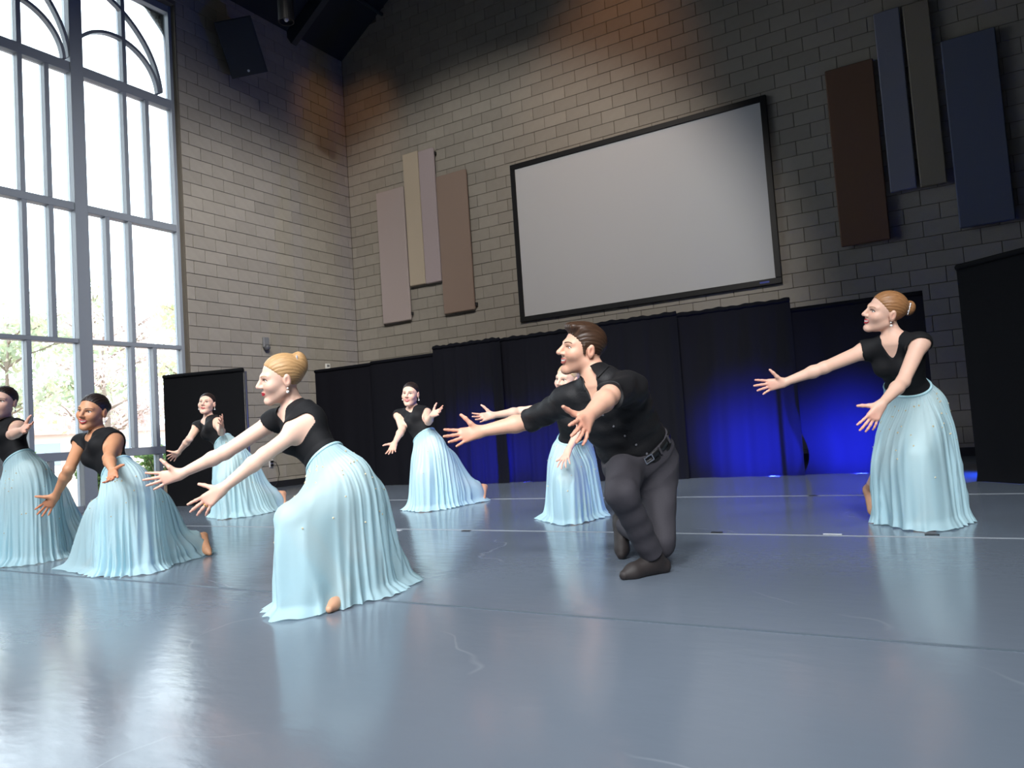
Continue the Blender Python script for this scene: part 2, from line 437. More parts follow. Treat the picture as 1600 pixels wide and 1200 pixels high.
# ---- windows
m_frame = mat('window_frame_paint', S(138, 146, 155), rough=0.45, noise=.03, scale=6)
m_glass = glass_mat()
XF, XB = -0.10, -0.24                                   # front and back of the frame members
def window(name, y_hi, label):
    """a tall three-bay window whose right jamb stands at y_hi"""
    root = thing(name, (0, y_hi, 0), label, kind='structure')
    O = (0, y_hi, 0)
    def member(nm, y0, y1, z0, z1, dx=0.0):
        return MB().box((XB, y0, z0), (XF + dx, y1, z1), 0.004).build(nm, m_frame, root, O)
    b = 1.46                                            # bay width
    right = y_hi - .07
    member('jamb', right, y_hi - .001, 0.0, WTOP - .005); member('jamb', y_hi - 4.42, y_hi - 4.33, 0.0, WTOP - .005)
    posts = [right - 1.44 - k * b for k in range(2)]
    for p in posts: MB().box((XB - .02, p - .088, 0.0), (XF + .02, p + .088, WTOP - .006), 0.006).build('post', m_frame, root, O)
    bays = [(posts[0] + .088, right), (posts[1] + .088, posts[0] - .088), (y_hi - 4.33, posts[1] - .088)]
    tz = [(0.0, .09), (.70, .81), (2.245, 2.305), (4.05, 4.155), (5.965, 6.105), (7.50, 7.61)]
    for bi, (y0, y1) in enumerate(bays):
        w = y1 - y0
        for z0, z1 in tz: member('transom', y0, y1, z0, z1, -.004)
        layout = {0: [(.33, .70), (.43, .68), (.207, .45), (.444, .70), (.46,)], 1: [(.25, .70), (.52,), (.515, .77), (.51, .766), (.51,)], 2: [(.3, .7), (.5,), (.3, .7), (.5, .73), (.5,)]}[bi]
        for row in range(5):
            za, zb = tz[row][1], tz[row + 1][0]
            cuts = [y0] + [y0 + w * q for q in layout[row]] + [y1]
            for q in cuts[1:-1]: member('mullion', q - .03, q + .03, za, zb, -.006)
            for i in range(len(cuts) - 1):
                pa = cuts[i] + (.03 if i else 0); pb = cuts[i + 1] - (.03 if i < len(cuts) - 2 else 0)
                MB().box((-0.19, pa, za), (-0.182, pb, zb)).build('pane', m_glass, root, O)
    # curved tracery in the top row
    def arc(cy, cz, r, a0, a1):
        pts = [(XF - .045, cy + r * math.cos(t), cz + r * math.sin(t)) for t in np.linspace(math.radians(a0), math.radians(a1), 33)]
        vs = []; fs = []; wv = .022
        for i, p in enumerate(pts):
            t = math.radians(a0) + (math.radians(a1) - math.radians(a0)) * i / 32; nr = np.array((0, math.cos(t), math.sin(t)))
            for dx, dr in ((.04, wv), (.04, -wv), (-.04, -wv), (-.04, wv)): vs.append(np.array(p) + nr * dr + np.array((dx, 0, 0)))
        for i in range(32):
            for j in range(4): fs.append((i * 4 + j, i * 4 + (j + 1) % 4, (i + 1) * 4 + (j + 1) % 4, (i + 1) * 4 + j))
        MB().add(vs, fs).build('tracery_arch', m_frame, root, O)
    d = y_hi + 3.68
    arc(-4.60 + d, 6.12, .65, 2, 178); arc(-5.98 + d, 6.10, .64, 2, 178); arc(-5.26 + d, 6.08, 1.36, 4, 88); arc(-6.62 + d, 6.08, 1.36, 4, 88)
    return root
window('window_1', -3.68, 'tall multi-pane window with curved tracery in grey frame')

# ================================================================== OBJECTS ON THE WALLS
m_black = mat('black_frame', S(18, 19, 22), rough=0.45)
m_screen = mat('screen_fabric', S(196, 198, 201), rough=0.85, spec=0.2, noise=.01, scale=2)
O = (5.80, 0, 3.83)
scr = thing('projection_screen', O, 'large blank white projection screen in black frame on block wall', 'screen')
x0, x1, z0, z1, fw = 3.69, 7.91, 2.485, 5.175, .085
MB().box((x0 + fw, -.035, z0 + fw), (x1 - fw, -.025, z1 - fw)).build('screen_surface', m_screen, scr, O)
for a in (((x0, -.06, z0), (x1, -.002, z0 + fw)), ((x0, -.06, z1 - fw), (x1, -.002, z1)), ((x0, -.06, z0 + fw), (x0 + fw, -.002, z1 - fw)), ((x1 - fw, -.06, z0 + fw), (x1, -.002, z1 - fw))):
    MB().box(*a, 0.006).build('frame_bar', m_black, scr, O)
o = MB().box((x1 - .30, -.0625, z0 + .03), (x1 - .17, -.0595, z0 + .055), .001).build('maker_badge', mat('badge_blue', S(70, 84, 170), rough=.4), scr, O)
o['label'] = 'small blue maker badge'

def panel(x0, x1, z0, z1, color, label, group, clips):
    O = ((x0 + x1) / 2, 0, (z0 + z1) / 2)
    t = thing('acoustic_panel', O, label, 'acoustic panel', group)
    m = mat('panel_cloth_%d_%d_%d' % color, S(*color), rough=0.95, spec=0.1, noise=.04, scale=60, bump=.25, bump_scale=300)
    MB().box((x0, -.10, z0), (x1, -.048, z1), 0.012).build('padded_face', m, t, O)
    MB().box((x0 + .05, -.048, z0 + .05), (x1 - .05, -.026, z1 - .05)).build('backing_board', m_black, t, O)
    for cx, cz in clips:
        MB().box((cx - .012, -.07, cz - .03), (cx + .022, -.026, cz + .03), .004).build('mounting_clip', m_black, t, O)
LP = 'acoustic panels between the corner and the screen'
panel(.755, 1.412, 2.83, 5.33, (172, 160, 157), 'wide mauve grey acoustic panel nearest the room corner', LP, [(1.41, 2.95)])
panel(1.44, 1.79, 3.44, 5.91, (184, 172, 154), 'narrow tan acoustic panel between two mauve grey panels', LP, [])
panel(1.802, 2.149, 3.43, 5.88, (172, 160, 162), 'narrow mauve grey acoustic panel between tan and brown panels', LP, [(2.15, 5.78)])
panel(2.166, 2.82, 2.825, 5.32, (146, 128, 117), 'wide brown acoustic panel beside the projection screen', LP, [(2.83, 2.92)])
RP = 'acoustic panels beyond the screen'
panel(8.70, 9.29, 2.835, 5.246, (112, 88, 74), 'wide dark brown acoustic panel in the dim end of the wall', RP, [])
panel(9.342, 9.645, 3.435, 5.82, (128, 130, 144), 'narrow grey blue acoustic panel beside the dark brown panel', RP, [])
panel(9.68, 9.977, 3.425, 5.81, (138, 131, 118), 'narrow taupe acoustic panel beside the wide slate panel', RP, [])
panel(10.057, 10.635, 2.82, 5.21, (100, 106, 124), 'wide slate blue acoustic panel above the wing drape', RP, [])

# ---- loudspeaker on the left wall
m_spk = mat('speaker_case', S(40, 46, 52), rough=0.6, noise=.04, scale=50, bump=.1)
m_grille = mat('speaker_grille', S(30, 35, 40), rough=0.5, noise=.1, scale=200, bump=.3, bump_scale=500)
C = np.array((0.50, -2.88, 7.11)); fwd = np.array((0.62, -0.62, -0.48)); fwd /= np.linalg.norm(fwd)
side = np.cross(fwd, (0, 0, 1)); side /= np.linalg.norm(side); upv = np.cross(side, fwd)
ro = math.radians(-14); side, upv = side * math.cos(ro) + upv * math.sin(ro), -side * math.sin(ro) + upv * math.cos(ro)
O = tuple(C)
spk = thing('loudspeaker', O, 'black box loudspeaker mounted high on the left block wall', 'loudspeaker')
w, h, d = .29, .42, .2
vs = []
for dd, sc in ((0, 1.0), (-2 * d, .62)):
    for sx, sz in ((-1, -1), (1, -1), (1, 1), (-1, 1)): vs.append(C + fwd * dd + side * w * sx * sc + upv * h * sz)
MB().add(vs, [(0, 1, 2, 3), (7, 6, 5, 4), (0, 4, 5, 1), (1, 5, 6, 2), (2, 6, 7, 3), (3, 7, 4, 0)]).build('cabinet', m_spk, spk, O)
MB().obox(C + fwd * .008, side * (w - .012), upv * (h - .012), fwd * .012, .006).build('grille', m_grille, spk, O)
lg = C + fwd * .021 - upv * (h - .07)
MB().tube([lg, lg + fwd * .004], .02, 16).build('round_logo', mat('logo_silver', S(190, 196, 205), rough=.3, metal=.6), spk, O)
MB().tube([C - fwd * .38, np.array((.035, -2.62, 7.42))], .025, 8).build('wall_bracket', m_black, spk, O)
MB().box((.026, -2.72, 7.30), (.04, -2.52, 7.54), .004).build('bracket_plate', m_black, spk, O)

# ---- small fittings on the left wall
m_plastic = mat('grey_plastic', S(120, 122, 124), rough=.5)
m_white = mat('white_plastic', S(225, 224, 220), rough=.5)
O = (.0, -2.26, 2.38)
t = thing('wall_sensor', O, 'small grey domed sensor on the block wall', 'sensor')
MB().box((.001, -2.32, 2.34), (.05, -2.20, 2.52), .012).build('housing', m_plastic, t, O)
MB().ellipsoid((.055, -2.26, 2.345), (.055, .055, .055)).build('dome', mat('sensor_dome', S(92, 94, 98), rough=.25), t, O, True)
O = (.0, -2.255, .41)
t = thing('wall_outlet', O, 'wall outlet with a plugged-in black cable', 'outlet')
MB().box((.001, -2.30, .345), (.012, -2.21, .475), .003).build('cover_plate', m_white, t, O)
MB().box((.012, -2.275, .42), (.05, -2.235, .46), .004).build('plug', m_black, t, O)
MB().box((.012, -2.275, .36), (.045, -2.235, .40), .004).build('plug', m_black, t, O)
MB().tube([(.05, -2.25, .44), (.08, -2.22, .42), (.09, -2.18, .34), (.085, -2.16, .22), (.07, -2.18, .12), (.06, -2.22, .05), (.07, -2.3, .012)], .006, 8).build('cable', m_black, t, O, True)
O = (.0, -.845, 2.07)
t = thing('wall_thermostat', O, 'small white thermostat box above the drape near the corner', 'thermostat')
MB().box((.001, -.90, 2.0), (.03, -.79, 2.13), .006).build('case', m_white, t, O)
MB().box((.03, -.875, 2.07), (.033, -.815, 2.11)).build('display', m_plastic, t, O)

# ---- pendant can lights (the spotlight cans are added, out of view)
m_can = mat('can_light_black', S(22, 24, 27), rough=.5)
m_refl = mat('can_reflector', S(150, 140, 132), rough=.25, metal=.8)
def can(loc, label, tilt=None, R=.12):
    x, y, z = loc
    t = thing('pendant_light', loc, label, 'pendant light', 'can lights hung from the roof')
    top = roof_z(x) - .16
    if tilt is None:
        mb = MB(); k = 24; ring = lambda r, zz: [(x + r * math.cos(a), y + r * math.sin(a), zz) for a in np.linspace(0, 2 * math.pi, k, endpoint=False)]
        vs = ring(R, z + .55) + ring(R, z) + ring(R - .012, z) + ring(R - .02, z + .09)
        fs = [(i + k * j, (i + 1) % k + k * j, (i + 1) % k + k * (j + 1), i + k * (j + 1)) for j in range(3) for i in range(k)] + [tuple(range(k))[::-1]]
        mb.add(vs, fs).build('can', m_can, t, loc)
        MB().tube([(x, y, z + .06), (x, y, z + .075)], R - .02, 24).build('reflector', m_refl, t, loc)
        MB().ellipsoid((x, y, z + .045), (.035, .035, .045)).build('bulb', mat('frosted_bulb', S(210, 205, 200), rough=.4), t, loc, True)
        MB().tube([(x, y, z + .55), (x, y, top)], .012, 8).build('stem', m_can, t, loc)
    else:
        a = np.array(tilt) - np.array(loc); a /= np.linalg.norm(a); p = np.array(loc)
        MB().tube([p - a * .5, p - a * .48, p - a * .13], [.07, R, R], 20).build('can', m_can, t, loc)
        MB().tube([p - a * .45, np.array((x, y, top))], .014, 8).build('stem', m_can, t, loc)
can((1.85, -3.18, 6.93), 'black cylindrical pendant light hanging unlit beside the left wall', R=.115)
for (loc, aim, *_), what in zip(ADDED_SPOTS, ('the block corner', 'the wall over the screen', 'the upper wall corner', 'the wing drape side of the floor', 'the middle of the floor', 'the window side of the floor', 'the tall window wall', 'the dancers beside the wing drape', 'the man and the blond dancers', 'the dancers beside the window')):  # cases for the added spots
    can(loc, 'added black spotlight can out of view aimed at ' + what, aim)

# ================================================================== DRAPES
m_drape = cloth_mat('black_drape_cloth', S(26, 27, 33), tcol=S(58, 58, 74), transl=0.42, rough=0.95, bump=.2, scale=60, noise=.08, spec=.1)
m_drape2 = cloth_mat('black_wing_cloth', S(17, 18, 21), transl=0.0, rough=0.95, bump=.2, scale=60, noise=.08, spec=.1)
m_pipe = mat('drape_pipe', S(120, 122, 126), rough=.35, metal=.8)
def drape(p0, p1, h, label, seed, folds=9, amp=.035, m=None, ruffle=0.0, gap=None, sag=0.0, group='black drapes across the back of the stage', hem=0.0008):
    """one hanging cloth panel from floor point p0 to p1"""
    r = random.Random(seed)
    p0, p1 = np.array(p0, float), np.array(p1, float); d = p1 - p0; Ln = np.linalg.norm(d); d /= Ln; nrm = np.array((d[1], -d[0]))
    ph = [r.uniform(0, 6.28) for _ in range(6)]; nu, nv = max(24, int(Ln * 46)), 26
    vs, fs = [], []
    for j in range(nv + 1):
        v = j / nv
        for i in range(nu + 1):
            u = i / nu
            a = amp * (.25 + .75 * (1 - v) ** .7)
            if v > .93: a *= .4
            q = a * (math.sin(2 * math.pi * folds * u * .5 + ph[0] + .6 * math.sin(5 * u + ph[1])) * .6 + .35 * math.sin(2 * math.pi * folds * u + ph[2] + 1.2 * (1 - v)) + .25 * math.sin(2 * math.pi * 2.3 * u + ph[3]))
            z = hem + v * (h - hem)
            if v == 1: z += ruffle * (.5 * math.sin(u * 60 + ph[4]) + .5 * math.sin(u * 23 + ph[5])) - sag * math.sin(math.pi * u)
            if j == 0: q += .02
            s_ = u
            if gap:                              # one lower corner pulled aside
                side_, wdt = gap
                k = max(0.0, 1 - v / .42) ** 1.2
                bulge = math.sin(min(1, max(0, v / .42)) * math.pi * .9 + .25)
                if side_ > 0: s_ = u * (1 - wdt / Ln * k * bulge)
                else: s_ = 1 - (1 - u) * (1 - wdt / Ln * k * bulge)
            p = p0 + d * (s_ * Ln) + nrm * (q + .004 * (j == nv))
            vs.append((p[0], p[1], z))
    for j in range(nv):
        for i in range(nu):
            a = j * (nu + 1) + i; fs.append((a, a + 1, a + nu + 2, a + nu + 1))
    O = ((p0[0] + p1[0]) / 2, (p0[1] + p1[1]) / 2, 0)
    t = thing('stage_drape', O, label, 'drape', group)
    MB().add(vs, fs).build('cloth', m or m_drape, t, O, True)
    # rod pocket: a rounded sleeve along the top edge
    pts = [(p0[0] + d[0] * Ln * u, p0[1] + d[1] * Ln * u, h - .028 + (ruffle * .5 * math.sin(u * 60 + ph[4]))) for u in np.linspace(0.002, .998, 40)]
    MB().tube(pts, .024, 8).build('rod_pocket', m or m_drape, t, O, True)
    return t
YD = -2.13; YS = YD + .16
drape((.99, YD), (2.29, YD), 1.875, 'plain black drape at the corner end of the stage', 1, 5, .02)
drape((2.24, YD - .07), (3.52, YD - .07), 1.885, 'flat black drape behind the dark-haired dancer with raised palm', 2, 5, .018)
drape((3.50, YD - .17), (4.62, YD - .17), 1.965, 'pleated black drape next to the flat black drapes', 3, 11, .04, ruffle=.012)
drape((4.46, YD - .05), (5.80, YD - .05), 1.965, 'pleated black drape behind the blond dancer by the man', 4, 10, .04, ruffle=.012)
drape((5.77, YD - .16), (7.08, YD - .16), 1.975, 'pleated black drape behind the man in the black shirt', 5, 8, .035, ruffle=.010)
drape((6.92, YD - .05), (8.34, YD - .05), 1.965, 'black drape with blue glow below the screen corner', 6, 7, .035, ruffle=.008)
drape((8.24, YD + .06), (9.62, YD + .06), 1.86, 'bright blue lit drape with its corner pulled aside', 7, 4, .03, gap=(-1, .24))
# pipe stand carrying the stage drapes
O = (5.3, YS, 0)
t = thing('drape_stand', O, 'steel pipe stand behind the black stage drapes', 'drape stand')
MB().tube([(1.0, YS, 1.80), (9.6, YS, 1.80)], .015, 10).build('crossbar', m_pipe, t, O)
for x in (1.05, 3.50, 5.95, 8.05, 9.58):
    MB().tube([(x, YS + .03, 0.01), (x, YS + .03, 1.80)], .02, 10).build('upright', m_pipe, t, O)
    MB().box((x - .2, YS - .01, 0.0), (x + .2, YS + .30, .008), .002).build('base_plate', m_pipe, t, O)
drape((.79, -4.68), (1.95, -4.33), 1.745, 'black masking drape standing alone by the tall window', 8, 4, .015, m=m_drape2, group='black masking drapes')
O = (1.37, -4.45, 0)
t = thing('drape_stand', O, 'pipe stand behind the lone drape by the window', 'drape stand')
MB().tube([(.80, -4.64, 1.70), (1.93, -4.30, 1.70)], .015, 10).build('crossbar', m_pipe, t, O)
for x, y in ((.82, -4.60), (1.91, -4.27)):
    MB().tube([(x, y, .01), (x, y, 1.70)], .02, 10).build('upright', m_pipe, t, O)
    MB().box((x - .18, y - .02, 0), (x + .18, y + .3, .008), .002).build('base_plate', m_pipe, t, O)
drape((9.915, -3.20), (11.3, -4.40), 1.90, 'deep black wing drape at the dim end of the stage', 9, 5, .015, m=m_drape2, group='black masking drapes')
# blue stage lamps on the floor behind the drapes
m_lampbody = mat('stage_lamp_case', S(24, 24, 28), rough=.4)
def led_lens():
    m, nt, b, out = nodes_of('blue_led_lens')
    e = nt.nodes.new('ShaderNodeEmission'); e.inputs[0].default_value = (.02, .06, 1, 1); e.inputs[1].default_value = 3
    nt.links.new(e.outputs[0], out.inputs[0]); return m
m_lens = led_lens()
for (x, y, *_), what in zip(BLUE + [(10.45, -2.45)], ('the first pleated drape', 'the drape by the blond dancer', 'the drape below the screen corner', 'the drape pulled aside', 'the deep black wing drape')):
    O = (x, y, 0)
    t = thing('stage_lamp', O, 'blue stage lamp on the floor behind ' + what, 'stage lamp', 'blue lamps behind the drapes')
    MB().tube([(x, y + .28, .17), (x, y + .24, .17), (x, y + .03, .2)], [.05, .09, .1], 18).build('case', m_lampbody, t, O)
    MB().tube([(x, y + .028, .2), (x, y + .02, .2)], .088, 18).build('lens', m_lens, t, O)
    MB().box((x - .12, y + .08, 0), (x + .12, y + .2, .03), .004).build('foot_bracket', m_lampbody, t, O)
    for s_ in (-.11, .11): MB().box((x + s_ - .006, y + .11, .02), (x + s_ + .006, y + .17, .2), .002).build('yoke_arm', m_lampbody, t, O)

# ================================================================== OUTSIDE
m_ground = mat('paved_ground', S(178, 150, 136), rough=.9, noise=.15, scale=1.3)
tag(MB().box((-60, -40, -.35), (-.32, 60, -.15)).build('ground', m_ground), 'pale brick paved ground outside the window', kind='structure')
def leaf_mat(name, c):
    return cloth_mat(name, S(*c), transl=.45, rough=.6, bump=0, scale=3, noise=.2)
def tree(loc, h, spread, colors, label, seed, trunk=(150, 138, 126), n=1500, size=.085, name='tree'):
    r = random.Random(seed); x, y = loc; O = (x, y, -.16)
    t = thing(name, O, label, 'tree' if name == 'tree' else 'shrub', 'trees outside the window' if name == 'tree' else 'shrubs outside the window')
    m_bark = mat('bark_%d' % seed, S(*trunk), rough=.9, noise=.2, scale=12)
    tb = MB(); tips = []
    if name == 'tree':
        pts = [(x, y, -.16)]
        for i in range(1, 7): pts.append((x + r.uniform(-.12, .12) * i * .3, y + r.uniform(-.12, .12) * i * .3, h * .8 * i / 6))
        tb.tube(pts, [h * .022 * (1 - .13 * i) for i in range(7)], 9); tb.build('trunk', m_bark, t, O, True)
        br = MB()
        for i in range(16):
            k = r.randint(2, 6); p = np.array(pts[k]); a = r.uniform(0, 6.28); L = spread * r.uniform(.5, 1.0)
            q = [p + np.array((math.cos(a) * L * s, math.sin(a) * L * s, L * (.75 * s - .25 * s * s) + r.uniform(-.06, .06))) for s in (0, .33, .66, 1)]
            br.tube(q, [h * .008, h * .005, h * .0035, h * .002], 6); tips += q[1:]
            for _ in range(2):
                b2 = q[2]; a2 = a + r.uniform(-1, 1); L2 = L * .5
                q2 = [b2, b2 + np.array((math.cos(a2) * L2 * .5, math.sin(a2) * L2 * .5, L2 * .3)), b2 + np.array((math.cos(a2) * L2, math.sin(a2) * L2, L2 * .5))]
                br.tube(q2, [h * .0035, h * .0025, h * .0012], 5); tips += q2[1:]
        o = br.build('branches', m_bark, t, O, True); o['kind'] = 'stuff'
    else:
        for i in range(14):
            a = r.uniform(0, 6.28); L = spread * r.uniform(.3, .9)
            q = [(x, y, -.16), (x + math.cos(a) * L * .5, y + math.sin(a) * L * .5, h * .5), (x + math.cos(a) * L, y + math.sin(a) * L, h * r.uniform(.7, .95))]
            tb.tube(q, [.02, .012, .005], 5); tips += [np.array(q[1]), np.array(q[2])]
        o = tb.build('stems', m_bark, t, O, True); o['kind'] = 'stuff'
    for ci, c in enumerate(colors):
        lf = MB()
        for i in range(int(n * (1.9 if name == 'tree' else 1)) // len(colors)):
            p = np.array(tips[r.randrange(len(tips))]) + np.array([r.gauss(0, spread * .16) for _ in range(3)])
            if p[2] < 0: continue
            a = np.array([r.gauss(0, 1) for _ in range(3)]); a /= np.linalg.norm(a); b = np.cross(a, [r.gauss(0, 1) for _ in range(3)]); b /= np.linalg.norm(b) + 1e-6
            s = size * r.uniform(.6, 1.3)
            lf.add([p - a * s, p + b * s * .45, p + a * s, p - b * s * .45], [(0, 1, 2, 3)])
        o = lf.build('foliage', leaf_mat('leaf_%d_%d' % (seed, ci), c), t, O); o['kind'] = 'stuff'
tree((-4.3, -.1), 4.9, 1.15, [(222, 216, 176), (194, 206, 180)], 'loose tree with yellow green leaves beside the window end', 21, n=1200)
tree((-6.6, -3.1), 3.9, 1.1, [(190, 202, 178), (212, 214, 186)], 'leafy green tree seen between window posts', 22, n=1400)
tree((-8.9, .3), 4.6, 1.3, [(226, 204, 204), (212, 200, 192)], 'tree with pinkish autumn leaves beyond the green tree', 23, n=1400)
tree((-12.4, -3.0), 4.6, 1.5, [(172, 188, 160), (212, 208, 170)], 'green tree in front of the pale building', 24, n=1400, size=.10)
tree((-13, 2.4), 6.2, 1.7, [(190, 192, 158), (176, 190, 164)], 'tall hazy tree far beyond the window', 25, n=1500, size=.11)
tree((-17.5, 5.6), 5.5, 1.9, [(204, 178, 176), (186, 182, 166)], 'distant tree with dusty pink leaves by the pale building', 26, n=1200, size=.12)
for i, (x, y) in enumerate(((-1.3, -4.35), (-1.35, -5.55), (-1.5, -3.2), (-1.4, -6.95))):
    tree((x, y), .75, .45, [(120, 146, 84), (96, 128, 80)], ['low green shrub under the window beside the lone drape', 'low green shrub below the window post', 'low green shrub outside near the wall corner', 'low green shrub outside the window end'][i], 31 + i, n=700, size=.06, name='shrub')
# pale building far outside
O = (-22, 2, -.15)
t = thing('building', O, 'pale low building far beyond the trees outside', 'building')
m_bwall = mat('pale_render', S(222, 214, 206), rough=.9, noise=.05, scale=2); m_bwin = mat('building_window', S(150, 164, 178), rough=.2)
MB().box((-28, -12, -.15), (-22, 16, 1.7)).build('wall', m_bwall, t, O)
MB().box((-28.3, -12.3, 1.7), (-21.7, 16.3, 1.95)).build('roof', mat('building_roof', S(196, 176, 166), rough=.8), t, O)
for i in range(9):
    y = -10.5 + i * 3
    MB().box((-22.02, y, .45), (-21.97, y + 1.5, 1.35), .005).build('window', m_bwin, t, O)
# striped barricade outside
O = (-3.2, -5.45, -.15)
t = thing('barricade', O, 'orange and white striped barricade outside the window', 'barricade')
m_or = mat('barricade_orange', S(226, 112, 66), rough=.5); m_wh = mat('barricade_white', S(235, 232, 228), rough=.5)
for z in (.08, .38, .68):
    for i in range(7):
        MB().box((-3.22, -6.25 + i * .24, z), (-3.18, -6.25 + (i + 1) * .24, z + .2)).build('stripe', m_or if i % 2 == 0 else m_wh, t, O)
for y in (-6.2, -4.62): MB().box((-3.3, y - .04, -.15), (-3.22, y + .04, .95), .004).build('leg', m_wh, t, O)

